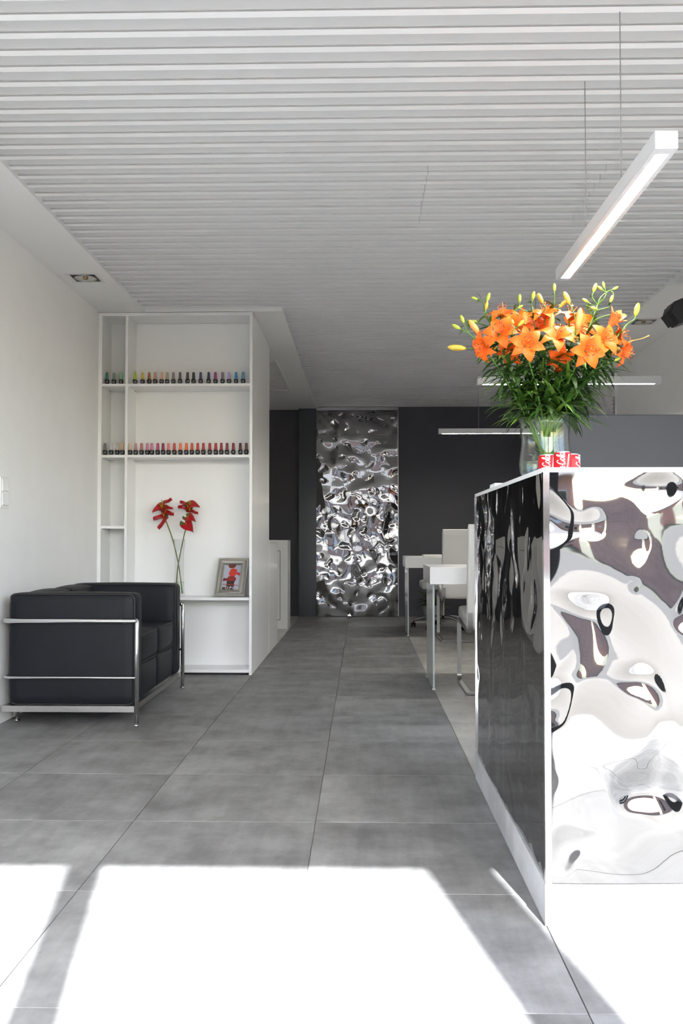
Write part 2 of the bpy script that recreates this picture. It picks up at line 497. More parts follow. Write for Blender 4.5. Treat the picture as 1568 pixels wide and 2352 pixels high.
# ---------------------------------------------------------------- the street outside, seen in the polished steel
pave_m = mat('cream_paving', (0.088, 0.077, 0.058), 0.8, var=0.10, vscale=3)
road_m = mat('asphalt', (0.04, 0.04, 0.04), 0.9, var=0.1, vscale=8)
brick_m = mat('pink_brick', (0.58, 0.35, 0.29), 0.85, var=0.15, vscale=5)
pv = box(-14, 14, -7.5, YF-0.10, -0.12, -0.02); add_box(pv, XR+0.12, 14, YF-0.10, 12.0, -0.12, -0.02)
struct('pavement', pv, pave_m, 'cream paved forecourt outside the shop front', 'pavement')
struct('street', box(-30, 30, -16.0, -7.5, -0.14, -0.05), road_m, 'grey asphalt street beyond the forecourt', 'street')
struct('ground', box(-40, 40, -60.0, -16.0, -0.14, -0.06), mat('verge', (0.08, 0.09, 0.05), 0.9, var=0.2, vscale=2), 'grass verge across the street', 'ground')
hs = thing('house', 'low pink brick house across the street with a grey roof', 'building', (0, -22, 0))
obj('wall', box(-9, 7, -27, -22, -0.05, 2.9), brick_m, hs)
obj('roof', add_prism(BM(), [(-27.6, 2.9), (-21.4, 2.9), (-24.5, 4.3)], 'x', -9.5, 7.5), mat('grey_roof', (0.16, 0.15, 0.15), 0.8), hs)
for x in (-7, -3.6, 1.2, 4.4):
    w = obj('window', box(x, x+1.5, -22.02, -21.95, 0.9, 2.2), M['white_plastic'], hs)
    obj('pane', box(x+0.07, x+1.43, -21.95, -21.93, 0.97, 2.13), M['black_gloss'], w)
obj('door', box(-1.2, -0.2, -22.02, -21.94, 0, 2.1), M['white_plastic'], hs)
hd = obj('garden_wall', box(7.6, 20, -20, -19.7, -0.05, 1.6), brick_m)
tag(hd, 'pink brick garden wall beside the house across the street', 'wall')

# ---------------------------------------------------------------- rippled polished steel
def ripple(p, seed, amp, freq):
    v = Vector((p[0]*freq, p[1]*freq, seed))
    w = noise.noise(v*0.9)*0.9 + noise.noise(v*0.45 + Vector((9.1, 3.3, 0)))*1.25
    d = noise.noise(v*1.55 + Vector((2.2, 7.7, 1.1)))
    w += -0.85*max(0.0, d-0.12)**1.3*2.2                        # round hammered dimples
    return amp*w
def steel_sheet(name, parent, u0, u1, v0, v1, place, seed, amp, freq, nu, nv, edge=0.008, m=None):
    """place(u, v, h) gives the world point; the rim of every sheet is held flat"""
    bm = BM()
    rows = []
    for j in range(nv+1):
        v = v0 + (v1-v0)*j/nv; row = []
        for i in range(nu+1):
            u = u0 + (u1-u0)*i/nu
            e = min(u-u0, u1-u, v-v0, v1-v)
            k_ = 1.0
            row.append(bm.verts.new(place(u, v, ripple((u, v), seed, amp, freq)*k_)))
        rows.append(row)
    for j in range(nv):
        for i in range(nu):
            bm.faces.new((rows[j][i], rows[j][i+1], rows[j+1][i+1], rows[j+1][i])).smooth = True
    o = obj(name, bm, m or M['steel'], parent)
    return o

panel = thing('steel_feature_panel', 'tall rippled polished steel panel on the dark back wall', 'wall panel', (-0.06, YB, 0))
obj('backing_board', box(-0.55, 0.432, YB-0.022, YB-0.003, 0.004, 2.545), M['black_plastic'], panel)
zs = [0.006, 0.182, 0.517, 0.850, 1.190, 1.528, 1.866, 2.204, 2.50]
for n_, (za, zb) in enumerate(zip(zs[:-1], zs[1:])):
    steel_sheet('steel_sheet', panel, -0.552, 0.434, za+0.0008, zb-0.0008, lambda u, v, h: (u, YB-0.036-h, v), 3.7, 0.0062, 7.4, 130, 46)
obj('top_strip', box(-0.552, 0.434, YB-0.034, YB-0.012, 2.5015, 2.543, 0.001), M['chrome'], panel)
obj('edge_trim', box(0.434, 0.442, YB-0.040, YB-0.002, 0.004, 2.545, 0.001), M['brushed'], panel)

# ---------------------------------------------------------------- reception counter
CX, CY0, CY1, CZ = 0.45, 2.25, 3.605, 1.119
counter = thing('reception_counter', 'reception counter clad in rippled polished steel with a thin white top', 'counter', (0.9, 2.5, 0))
bm = box(CX+0.016, 2.0, CY0+0.016, 2.62, 0.0, CZ-0.012)
add_box(bm, CX+0.016, 0.86, 2.62, CY1-0.002, 0.0, CZ-0.012)
obj('carcass', bm, M['gloss_white'], counter)
top = BM()
add_prism(top, [(CX-0.002, CY0-0.002), (2.0, CY0-0.002), (2.0, 2.64), (0.88, 2.64), (0.88, CY1), (CX-0.002, CY1)], 'z', CZ-0.012, CZ)
obj('countertop', top, M['gloss_white'], counter)
SW = 0.3355
x = CX + 0.0125
while x < 1.98:
    x2 = min(x + SW, 1.995)
    steel_sheet('front_sheet', counter, x+0.0006, x2-0.0006, 0.103, CZ-0.0125, lambda u, v, h: (u, CY0-h*1.0, v), 11.3, 0.0075, 5.6, 70, 210, 0.012)
    x = x2
y = CY0 + 0.012
for w_ in (0.318, 0.3355, 0.3355, 0.354):
    steel_sheet('side_sheet', counter, y+0.0006, y+w_-0.0006, 0.103, CZ-0.0125, lambda u, v, h: (CX-h, u, v), 23.9, 0.0030, 6.0, 70, 150, 0.012)
    y += w_
bm = BM()
add_prism(bm, [(CX-0.003, CY0-0.006), (CX+0.0125, CY0-0.006), (CX+0.0125, CY0-0.003), (CX, CY0-0.003), (CX, CY0+0.012), (CX-0.003, CY0+0.012)], 'z', 0.1, CZ-0.012)
obj('corner_trim', bm, M['chrome'], counter)
obj('end_trim', box(CX-0.004, CX+0.016, CY1-0.004, CY1, 0.1, CZ-0.012), M['chrome'], counter)
# stone plinth under the steel
yy = CY0
for w_ in (0.602, 0.602, 0.151):
    obj('plinth_tile', box(CX-0.004, CX+0.010, yy+0.0008, yy+w_-0.0008, 0.0, 0.1005, 0.0008), M['plinth_tile'], counter); yy += w_
xx = CX - 0.004
for w_ in (0.602, 0.602, 0.35):
    obj('plinth_tile', box(xx+0.0008, xx+w_-0.0008, CY0-0.007, CY0+0.006, 0.0, 0.1005, 0.0008), M['tile'], counter); xx += w_
obj('plinth_edge_trim', box(CX-0.006, CX-0.003, CY0-0.009, CY0-0.006, 0.0, 0.102), M['brushed'], counter)

# ---------------------------------------------------------------- wall graphic, light switch, ceiling fittings
gm = bpy.data.materials.new('printed_graphic'); gm.use_nodes = True
nt = gm.node_tree; b = nt.nodes['Principled BSDF']; b.inputs['Roughness'].default_value = 0.35
tc = nt.nodes.new('ShaderNodeTexCoord'); mp = nt.nodes.new('ShaderNodeMapping'); mp.inputs['Scale'].default_value = (1, 0.9, 2.2)
mp.inputs['Rotation'].default_value = (0.5, 0, 0)
wv = nt.nodes.new('ShaderNodeTexWave'); wv.inputs['Scale'].default_value = 1.2; wv.inputs['Distortion'].default_value = 4.0; wv.inputs['Detail'].default_value = 2.0
wv.bands_direction = 'Y'
rp = nt.nodes.new('ShaderNodeValToRGB'); rp.color_ramp.elements[0].color = (*srgb('#ddd8e3'), 1); rp.color_ramp.elements[1].color = (*srgb('#efebf2'), 1)
nt.links.new(tc.outputs['Object'], mp.inputs[0]); nt.links.new(mp.outputs[0], wv.inputs[0]); nt.links.new(wv.outputs[0], rp.inputs[0]); nt.links.new(rp.outputs[0], b.inputs['Base Color'])
gr = thing('wall_graphic', 'floor to ceiling lavender grey printed graphic on the white wall beyond the flowers', 'poster', (XR, 9.7, 0))
obj('print', box(XR-0.012, XR, 8.42, YB-0.01, 0.02, 2.52), gm, gr)
white_print = mat('white_ink', (0.82, 0.82, 0.82), 0.4)
bm = BM()
pts = [(8.425, 2.45), (8.47, 2.45)] + [(8.47+0.5*t**2.2, 2.45-0.33*t) for t in (0.25, 0.5, 0.75, 1.0)] + [(8.425, 2.22)]
f = bm.faces.new([bm.verts.new((XR-0.0125, a, c)) for a, c in pts])
obj('white_shape', bm, white_print, gr)
bm = BM()
for i in range(14):
    add_box(bm, XR-0.0132, XR-0.0122, 8.44, 8.44+0.03+0.02*(i % 3), 2.10+0.012*i, 2.106+0.012*i)
for i in range(5):
    add_box(bm, XR-0.0132, XR-0.0122, 8.44+0.022*i, 8.452+0.022*i, 2.37, 2.50)
obj('small_print', bm, M['dark_metal'], gr)['kind'] = 'stuff'

sw = thing('light_switch', 'white double light switch plate on the wall above the sofa', 'switch', (XL, 4.62, 1.18))
obj('plate', box(XL, XL+0.008, 4.565, 4.672, 1.10, 1.262, 0.003, 2), M['white_plastic'], sw)
for za, zb in ((1.112, 1.176), (1.186, 1.250)):
    bm = BM(); add_prism(bm, [(XL+0.008, za), (XL+0.0135, za+0.004), (XL+0.0105, zb), (XL+0.008, zb)], 'y', 4.580, 4.657)
    obj('rocker', bm, M['gloss_white'], sw)

reflector = mat('lamp_reflector', (0.75, 0.74, 0.70), 0.15, metal=1.0)
def downlight(x, y, label):
    t = thing('downlight', label, 'downlight', (x, y, ZS), 'square recessed downlights')
    a = 0.098
    bm = BM()
    for q in ((-a, a, -a, -a+0.022), (-a, a, a-0.022, a), (-a, -a+0.022, -a+0.022, a-0.022), (a-0.022, a, -a+0.022, a-0.022)):
        add_box(bm, *q, -0.004, -0.0005)
    obj('trim_frame', bm, M['white_plastic'], t, local=True)
    bm = BM(); i_ = a - 0.022
    add_box(bm, -i_, i_, -i_, i_, -0.0022, -0.0006)
    obj('recess', bm, M['black_plastic'], t, local=True)
    # a round reflector lamp tilted in its gimbal
    obj('gimbal_ring', add_tube(BM(), [(0.064*math.cos(q), 0.064*math.sin(q), -0.004) for q in [2*math.pi*k/28 for k in range(28)]], 0.004, 6, True), M['aluminium'], t, local=True)
    l_ = obj('lamp', lathe([(0.060, -0.0045), (0.055, -0.003), (0.03, -0.0026), (0.0, -0.0025)], n=28), reflector, t, local=True)
    obj('bulb_cap', lathe([(0.016, -0.0026), (0.016, -0.008), (0.010, -0.012), (0.0, -0.013)], n=18), mat('amber_cap', (0.30, 0.20, 0.10), 0.3, metal=0.6), l_, local=True)
    return t
downlight(-1.68, 5.43, 'square recessed downlight in the plaster border above the sofa')
downlight(2.06, 6.63, 'square recessed downlight in the plaster border behind the lilies')

vt = thing('ceiling_vent', 'rectangular ribbed ceiling vent in the plaster border past the shelf wall', 'vent', (-1.1, 8.75, ZS))
bm = BM()
for q in ((-1.50, -0.76, 7.97, 7.99), (-1.50, -0.76, 9.58, 9.60), (-1.50, -1.48, 7.99, 9.58), (-0.78, -0.76, 7.99, 9.58)):
    add_box(bm, *q, ZS-0.016, ZS-0.0005, 0.001)
obj('frame', bm, M['white_plastic'], vt)
for i in range(26):
    yv = 8.0 + i*0.0605
    add = box(-1.478, -0.782, yv, yv+0.052, ZS-0.007, ZS-0.001)
    obj('slat', add, M['white_plastic'], vt)

sp = thing('loudspeaker', 'small black loudspeaker hung from the ceiling border beside the wall', 'speaker', (1.97, 5.6, ZS))
bm = BM()
P_ = [(-0.115, 0.0), (-0.095, 0.075), (0.02, 0.13), (0.13, 0.12), (0.13, -0.01), (-0.04, -0.075), (-0.065, -0.078)]
add_prism(bm, [(1.985+u*0.95, 2.322+v*0.85) for u, v in P_], 'y', 5.53, 5.68)
bmesh.ops.bevel(bm, geom=bm.edges[:], offset=0.012, segments=2, affect='EDGES')
obj('cabinet', bm, M['black_plastic'], sp)
bm = BM(); add_prism(bm, [(1.985+u*0.95, 2.322+v*0.85) for u, v in [(-0.118, 0.006), (-0.070, -0.072), (-0.076, -0.078), (-0.126, 0.0)]], 'y', 5.545, 5.665)
obj('grille', bm, mat('speaker_cloth', (0.02, 0.02, 0.022), 0.9), sp)
obj('bracket', add_tube(BM(), [(2.05, 5.6, 2.42), (2.05, 5.6, ZS-0.004)], 0.012, 10), M['black_plastic'], sp)
obj('mounting_plate', lathe([(0, ZS-0.0005), (0.045, ZS-0.0005), (0.045, ZS-0.008), (0, ZS-0.008)], 2.05, 5.6, 0), M['white_plastic'], sp)

# ---------------------------------------------------------------- pendant lights
def pendant(label, a, b, along, wires):
    """a, b: low corner and high corner of the housing"""
    (x0, y0, z0), (x1, y1, z1) = a, b
    t = thing('pendant_light', label, 'pendant light', ((x0+x1)/2, (y0+y1)/2, z0), 'linear pendant lights')
    bm = BM()
    i_ = 0.013; e = 0.035
    if along == 'y': ia, ib, ja, jb = x0+i_, x1-i_, y0+e, y1-e
    else: ia, ib, ja, jb = x0+e, x1-e, y0+i_, y1-i_
    add_box(bm, x0, x1, y0, y1, z0+0.006, z1, 0.0006)
    for q in ((x0, x1, y0, ja), (x0, x1, jb, y1), (x0, ia, ja, jb), (ib, x1, ja, jb)):
        add_box(bm, *q, z0, z0+0.006)
    obj('housing', bm, M['lamp_body'], t)
    obj('diffuser', box(ia, ib, ja, jb, z0+0.0025, z0+0.0065), M['led'], t)
    for wx, wy in wires:
        obj('suspension_cable', tube([(wx, wy, z1), (wx, wy, ZSL)], 0.0016 if along == 'y' else 0.002, 6), M['cable'], t)
    return t
pendant('long white pendant light running lengthwise above the reception counter', (0.766, 2.355, 1.961), (0.826, 3.57, 2.009), 'y', ((0.785, 2.728), (0.782, 3.148)))
pendant('long white pendant light across the nearer desk, seen behind the lilies', (0.767, 6.0, 1.969), (1.977, 6.06, 2.017), 'x', ((1.159, 6.03), (1.56, 6.03)))
pendant('long white pendant light in front of the charcoal wall above the farther desk', (0.746, 8.8, 1.965), (1.956, 8.86, 2.013), 'x', ((1.137, 8.83), (1.54, 8.83)))

# ---------------------------------------------------------------- nail polish shelves
su = thing('shelving_unit', 'tall white built-in shelving unit with rows of nail polish', 'shelves', (-1.3, 6.3, 0))
SY0, SY1 = 6.27, 6.52
obj('side_panel', box(XL+0.001, XL+0.026, SY0, SY1, 0.016, 2.526, 0.0008), M['gloss_white'], su)
obj('divider', box(-1.655, -1.637, SY0+0.002, SY1-0.001, 0.037, 2.502, 0.0008), M['gloss_white'], su)
obj('side_panel', box(-0.782, XSIDE, SY0, 7.43, 0.0, 2.526, 0.0008), M['gloss_white'], su)
obj('back_panel', box(XL+0.026, -0.782, SY1-0.012, SY1-0.001, 0.016, 2.502), M['gloss_white'], su)
obj('top_panel', box(XL+0.026, -0.782, SY0, SY1-0.012, 2.503, 2.526, 0.0008), M['gloss_white'], su)
obj('base_panel', box(XL+0.026, -0.782, SY0+0.001, SY1-0.012, 0.016, 0.037, 0.0008), M['gloss_white'], su)
obj('plinth', box(XL+0.026, -0.80, SY0+0.05, SY1-0.02, 0.0, 0.016), M['black_plastic'], su)
SH = {'s1': 2.027, 's2': 1.528, 's3': 1.031, 's4': 0.534}
for nm, zt in SH.items():
    if nm in ('s1', 's2', 's4'):
        obj('shelf', box(-1.637, -0.782, SY0+0.003, SY1-0.012, zt-0.019, zt, 0.0008), M['gloss_white'], su)
    obj('shelf', box(XL+0.026, -1.655, SY0+0.003, SY1-0.012, zt-0.019, zt, 0.0008), M['gloss_white'], su)
    for xp in (XL+0.029, -1.659, -1.634, -0.786):
        if nm == 's3' and xp > -1.65: continue
        for yp in (SY0+0.03, SY1-0.05):
            obj('shelf_pin', box(xp-0.003, xp+0.003, yp-0.004, yp+0.004, zt-0.026, zt-0.019), M['brushed'], su)

# gel polish bottles: black flared bottle, tall coloured cap with a wavy printed stripe
def bottle_mesh():
    bm = BM()
    prof_ = [(0, 0.0), (0.0105, 0.0), (0.0122, 0.0012), (0.0150, 0.014), (0.0165, 0.025), (0.0166, 0.029), (0.0150, 0.0335), (0.0105, 0.0355), (0, 0.0358)]
    add_lathe(bm, prof_, n=20)
    for v in bm.verts:                                            # squarish cross-section
        r = math.hypot(v.co.x, v.co.y)
        if r > 1e-6:
            a = math.atan2(v.co.y, v.co.x); s = 1.0/max(abs(math.cos(a)), abs(math.sin(a)))
            k_ = 0.55 + 0.45*min(s, 1.22); v.co.x *= k_*0.97; v.co.y *= k_*0.97
    return bm
bb = bottle_mesh(); bottle_me = bpy.data.meshes.new('bottle'); bb.to_mesh(bottle_me); bb.free(); bottle_me.materials.append(M['black_gloss'])
cb = BM(); add_lathe(cb, [(0.0112, 0.0350), (0.0112, 0.040), (0.0102, 0.060), (0.0090, 0.081), (0.0082, 0.0845), (0, 0.0852)], n=18)
cap_me = bpy.data.meshes.new('cap'); cb.to_mesh(cap_me); cb.free()
lb = BM()                                                          # pale lettering band on the bottle front
for i, (u, w_) in enumerate(((-0.0065, 0.0032), (-0.0015, 0.0028), (0.0030, 0.0012))):
    add_box(lb, u, u+w_, -0.0172, -0.0150, 0.0155, 0.0205)
add_box(lb, -0.0055, 0.0055, -0.0164, -0.0145, 0.0105, 0.0115)
label_me = bpy.data.meshes.new('lettering'); lb.to_mesh(label_me); lb.free(); label_me.materials.append(mat('grey_lettering', (0.30, 0.31, 0.33), 0.5))
def cap_mat(name, col):
    m = bpy.data.materials.new(name); m.use_nodes = True
    nt = m.node_tree; b = nt.nodes['Principled BSDF']; b.inputs['Roughness'].default_value = 0.4
    tc = nt.nodes.new('ShaderNodeTexCoord'); w = nt.nodes.new('ShaderNodeTexWave')
    w.wave_type = 'BANDS'; w.bands_direction = 'DIAGONAL'; w.inputs['Scale'].default_value = 95; w.inputs['Distortion'].default_value = 1.5
    nt.links.new(tc.outputs['Object'], w.inputs[0])
    rp = nt.nodes.new('ShaderNodeValToRGB')
    rp.color_ramp.elements[0].color = (*[c*0.72 for c in col], 1); rp.color_ramp.elements[1].color = (*[min(1, c*1.15+0.03) for c in col], 1)
    nt.links.new(w.outputs[0], rp.inputs[0]); nt.links.new(rp.outputs[0], b.inputs['Base Color'])
    return m
UPPER = [(-1.793,'teal','#22706c'),(-1.745,'grey green','#65857a'),(-1.693,'mint green','#86c493'),(-1.596,'chartreuse','#b4c322'),(-1.543,'mustard yellow','#c4b23c'),(-1.495,'bronze','#a86a2c'),(-1.453,'tan','#b58e76'),(-1.407,'peach','#dcae90'),(-1.369,'sand','#b8a189'),(-1.325,'taupe grey','#857a7c'),(-1.277,'plum grey','#655660'),(-1.225,'charcoal','#44453f'),(-1.183,'black','#2b2c30'),(-1.132,'deep indigo','#33306a'),(-1.076,'navy blue','#2c2c66'),(-1.028,'magenta','#92307f'),(-0.978,'dusty violet','#806788'),(-0.932,'lavender','#a297d2'),(-0.883,'sky blue','#2f8fc6'),(-0.834,'sea blue','#41879c')]
LOWER = [(-1.804,'dark silver','#77787a'),(-1.761,'pale silver','#b4b5b8'),(-1.717,'white gold','#b9b3a2'),(-1.681,'apricot','#d5ab86'),(-1.626,'beige','#cbb39d'),(-1.587,'dusty rose','#c08c8c'),(-1.546,'terracotta pink','#b56a68'),(-1.506,'orchid pink','#c77c9f'),(-1.473,'candy pink','#cc7d9c'),(-1.432,'raspberry','#b53567'),(-1.394,'deep raspberry','#8e2148'),(-1.355,'salmon pink','#ee7c7c'),(-1.315,'brick coral','#d24f43'),(-1.272,'tangerine','#ff7440'),(-1.231,'bright orange','#fb6f2e'),(-1.191,'burnt orange','#d45a35'),(-1.150,'orange red','#cf3f28'),(-1.110,'poppy red','#b52a2b'),(-1.066,'crimson','#a9202f'),(-1.024,'scarlet','#b92626'),(-0.984,'cherry red','#9c1a25'),(-0.945,'wine purple','#832647'),(-0.900,'ruby red','#8d1730'),(-0.851,'maroon','#5d1f26'),(-0.809,'dark brown red','#542126')]
rnd = random.Random(4)
proto = None
for row, zt, nm in ((UPPER, SH['s1'], 'upper'), (LOWER, SH['s2'], 'lower')):
    for x, cname, hexc in row:
        t = thing('polish_bottle', f'gel polish bottle with {cname} cap on the {nm} bottle shelf', 'nail polish',
                  (x, 6.31 + rnd.uniform(-0.004, 0.004), zt), f'polish bottles on the {nm} shelf')
        t.rotation_euler = (0, 0, rnd.uniform(-0.12, 0.12))
        link('bottle', bottle_me, t)
        cm = cap_me.copy(); cm.materials.append(cap_mat('cap_' + cname.replace(' ', '_'), srgb(hexc)))
        c = link('cap', cm, t); c['label'] = f'{cname} patterned cap'
        link('lettering', label_me, t)

# ---------------------------------------------------------------- silver photo frame
pf = thing('photo_frame', 'silver photo frame with a red nail polish picture on the shelf', 'photo frame', (-0.932, 6.335, SH['s4']+0.0052))
W_, H_ = 0.225, 0.290
tilt = Matrix.Rotation(R(-9), 4, 'Z') @ Matrix.Rotation(R(-24), 4, 'X')
def pf_add(name, bm, m, parent=None, smooth=False):
    bmesh.ops.transform(bm, matrix=tilt, verts=bm.verts[:])
    return obj(name, bm, m, parent or pf, smooth, local=True)
def frame_ring(bm, steps):
    """steps: (inset, y) contour swept round the rectangle"""
    rings = []
    for ins, yy_ in steps:
        rings.append([bm.verts.new(p) for p in ((-W_/2+ins, yy_, ins), (W_/2-ins, yy_, ins), (W_/2-ins, yy_, H_-ins), (-W_/2+ins, yy_, H_-ins))])
    for a, b_ in zip(rings[:-1], rings[1:]):
        for k_ in range(4):
            bm.faces.new((a[k_], a[(k_+1) % 4], b_[(k_+1) % 4], b_[k_]))
    return bm
bm = frame_ring(BM(), [(0.0, 0.012), (0.0, 0.0), (0.004, -0.003), (0.010, -0.003), (0.013, 0.001), (0.020, -0.004), (0.030, -0.008), (0.038, -0.006), (0.044, 0.001), (0.048, -0.001), (0.052, 0.002), (0.052, 0.008)])
bmesh.ops.recalc_face_normals(bm, faces=bm.faces[:])
pf_add('frame', bm, M['silver'])
bm = BM()
for ins, yy_ in ((0.007, -0.0035), (0.048, -0.0012)):
    w2, h2 = W_/2-ins, H_-2*ins
    per = 2*(2*w2+h2); n_ = int(per/0.006)
    for k_ in range(n_):
        s = per*k_/n_
        if s < 2*w2: p = (-w2+s, ins)
        elif s < 2*w2+h2: p = (w2, ins+s-2*w2)
        elif s < 4*w2+h2: p = (w2-(s-2*w2-h2), ins+h2)
        else: p = (-w2, ins+h2-(s-4*w2-h2))
        bmesh.ops.create_icosphere(bm, subdivisions=1, radius=0.0017, matrix=Matrix.Translation((p[0], yy_, p[1])))
bead = pf_add('beading', bm, M['silver'], smooth=True); bead['kind'] = 'stuff'
ph = pf_add('picture', box(-W_/2+0.05, W_/2-0.05, 0.003, 0.006, 0.05, H_-0.05), mat('pale_blue_print', srgb('#aab0be'), 0.5))
def blob(pts, col, name, d):
    bm = BM(); f_ = bm.faces.new([bm.verts.new((u, 0.0029-d, v)) for u, v in pts])
    if f_.normal.y > 0: f_.normal_flip()
    pf_add(name, bm, mat('print_' + name, srgb(col), 0.5), ph)
zb, ww, hh = 0.052, 0.121, 0.186
def uv(u, v): return (-ww/2 + u*ww, zb + v*hh)
blob([uv(*p) for p in ((.22,1),(.70,1),(.68,.93),(.58,.87),(.36,.86),(.25,.92))], '#7a3024', 'printed_bottle', 0.0001)
blob([uv(*p) for p in ((.30,.64),(.38,.81),(.52,.86),(.78,.81),(.80,.68),(.70,.54),(.52,.50),(.34,.58))], '#c8392c', 'printed_bottle', 0.0002)
blob([uv(*p) for p in ((.79,.71),(.99,.67),(.99,.56),(.78,.61))], '#b8303a', 'printed_cap', 0.00015)
blob([uv(*p) for p in ((.22,.44),(.34,.54),(.66,.54),(.80,.45),(.76,.34),(.24,.34))], '#8a2b25', 'printed_bottle', 0.0003)
blob([uv(*p) for p in ((.01,.42),(.04,.46),(.24,.45),(.26,.36),(.02,.33))], '#6e2226', 'printed_cap', 0.00025)
blob([uv(*p) for p in ((.24,.34),(.74,.34),(.70,.26),(.72,.14),(.72,0),(.02,0),(.02,.08),(.22,.10),(.26,.22))], '#3d2a28', 'printed_bottle', 0.00035)
blob([uv(*p) for p in ((.02,.22),(.98,.18),(.98,.155),(.02,.195))], '#b03a36', 'printed_brush', 0.0004)
def text_mesh(s, size, shear=0.0):
    cu = bpy.data.curves.new('lettering', 'FONT'); cu.body = s; cu.size = size; cu.shear = shear
    cu.align_x = 'CENTER'; cu.resolution_u = 3
    to = bpy.data.objects.new('lettering', cu); COL.objects.link(to)
    me = bpy.data.meshes.new_from_object(to.evaluated_get(bpy.context.evaluated_depsgraph_get()))
    bpy.data.objects.remove(to); bpy.data.curves.remove(cu)
    return me
me = text_mesh('O\u00b7P\u00b7I', 0.030)
bm = BM(); bm.from_mesh(me)
bmesh.ops.transform(bm, matrix=Matrix.Translation((-0.006, 0.0018, 0.054)) @ Matrix.Rotation(R(90), 4, 'X'), verts=bm.verts[:])
pf_add('lettering', bm, M['can_white'], ph)
bm = BM(); add_prism(bm, [(0.050, 0.10), (0.085, 0.18), (0.135, 0.0), (0.130, -0.005)], 'x', -0.03, 0.03)
bmesh.ops.transform(bm, matrix=Matrix.Rotation(R(-9), 4, 'Z'), verts=bm.verts[:])
obj('easel_back', bm, M['black_plastic'], pf, local=True)

# ---------------------------------------------------------------- black leather sofa in a chrome tube frame
so = thing('sofa', 'black leather two seat sofa in a chrome tube frame by the white wall', 'sofa', (-1.47, 5.14, 0))
FX, BX, NY, FY = -1.134, -1.815, 4.558, 5.727        # front, back, near side, far side of the frame
def cushion(name, a, r, puff, seams):
    c = obj(name, pillow(*a, r=r, puff=puff), M['leather'], so)
    for s in seams:
        obj('piping', add_tube(BM(), s, 0.0038, 6, True), M['leather_seam'], c)
    return c
def loop_y(x0, x1, z0, z1, y, r=0.03, n=4):
    """rounded rectangle in the x-z plane"""
    out = []
    for cx_, cz_, a0 in ((x1-r, z1-r, 0), (x0+r, z1-r, 90), (x0+r, z0+r, 180), (x1-r, z0+r, 270)):
        for k_ in range(n+1):
            a = R(a0 + 90*k_/n); out.append((cx_+r*math.cos(a), y, cz_+r*math.sin(a)))
    return out
def loop_x(y0, y1, z0, z1, x, r=0.03, n=4):
    return [(x, p[0], p[2]) for p in loop_y(y0, y1, z0, z1, 0, r, n)]
def loop_z(x0, x1, y0, y1, z, r=0.02, n=3):
    return [(p[0], p[2], z) for p in loop_y(x0, x1, y0, y1, 0, r, n)]
AT = 0.145
for ya, yb in ((NY+0.014, NY+0.014+AT), (FY-0.014-AT, FY-0.014)):
    cushion('arm_cushion', (BX+0.02, FX-0.014, ya, yb, 0.100, 0.664), 0.026, (0.006, 0.006, 0.006),
            [loop_y(BX+0.03, FX-0.018, 0.104, 0.660, ya+0.008), loop_y(BX+0.03, FX-0.018, 0.104, 0.660, yb-0.008)])
ym = (NY+FY)/2
ya, yb = NY+0.014+AT, FY-0.014-AT
for p, q in ((ya, ym), (ym, yb)):
    cushion('back_cushion', (BX+0.02, BX+0.165, p+0.002, q-0.002, 0.27, 0.655), 0.03, (0.012, 0.004, 0.014),
            [loop_x(p+0.008, q-0.008, 0.276, 0.650, BX+0.158)])
for p, q in ((ya, ym), (ym, yb)):
    cushion('seat_cushion', (BX+0.165, FX-0.024, p+0.002, q-0.002, 0.285, 0.440), 0.024, (0.006, 0.002, 0.016),
            [loop_z(BX+0.172, FX-0.026, p+0.005, q-0.005, 0.434), loop_z(BX+0.172, FX-0.026, p+0.005, q-0.005, 0.290)])
    cushion('base_cushion', (BX+0.03, FX-0.030, p+0.002, q-0.002, 0.100, 0.285), 0.022, (0.008, 0.002, 0.0), [])
def rail(z, r, d=0.0):
    rr = 0.03
    pts = [(FX, NY, z), (FX-rr*0.4, NY-0.004, z), (BX+rr, NY-0.004, z), (BX+rr*0.3, NY+rr*0.3, z), (BX, NY+rr, z), (BX, FY-rr, z), (BX+rr*0.3, FY-rr*0.3, z), (BX+rr, FY+0.004, z), (FX-rr*0.4, FY+0.004, z), (FX, FY, z)]
    return tube(pts, r, 12)
obj('top_rail', rail(0.527, 0.0125), M['chrome'], so)
obj('lower_rail', rail(0.242, 0.0065), M['chrome'], so)
bm = BM()
add_box(bm, BX, FX-0.012, NY-0.006, NY-0.002, 0.070, 0.098); add_box(bm, BX, FX-0.012, NY-0.006, NY+0.03, 0.098, 0.1005)
add_box(bm, BX, FX-0.012, FY+0.002, FY+0.006, 0.070, 0.098); add_box(bm, BX, FX-0.012, FY-0.03, FY+0.006, 0.098, 0.1005)
add_box(bm, FX-0.018, FX-0.014, NY-0.004, FY+0.004, 0.070, 0.098); add_box(bm, BX, BX+0.004, NY-0.004, FY+0.004, 0.070, 0.098)
obj('base_frame', bm, M['brushed'], so)
bm = BM()
for i in range(9):
    x_ = BX+0.06+i*0.07
    add_tube(bm, [(x_, NY+0.05, 0.094), (x_, FY-0.05, 0.094)], 0.003, 6)
obj('springs', bm, M['aluminium'], so)
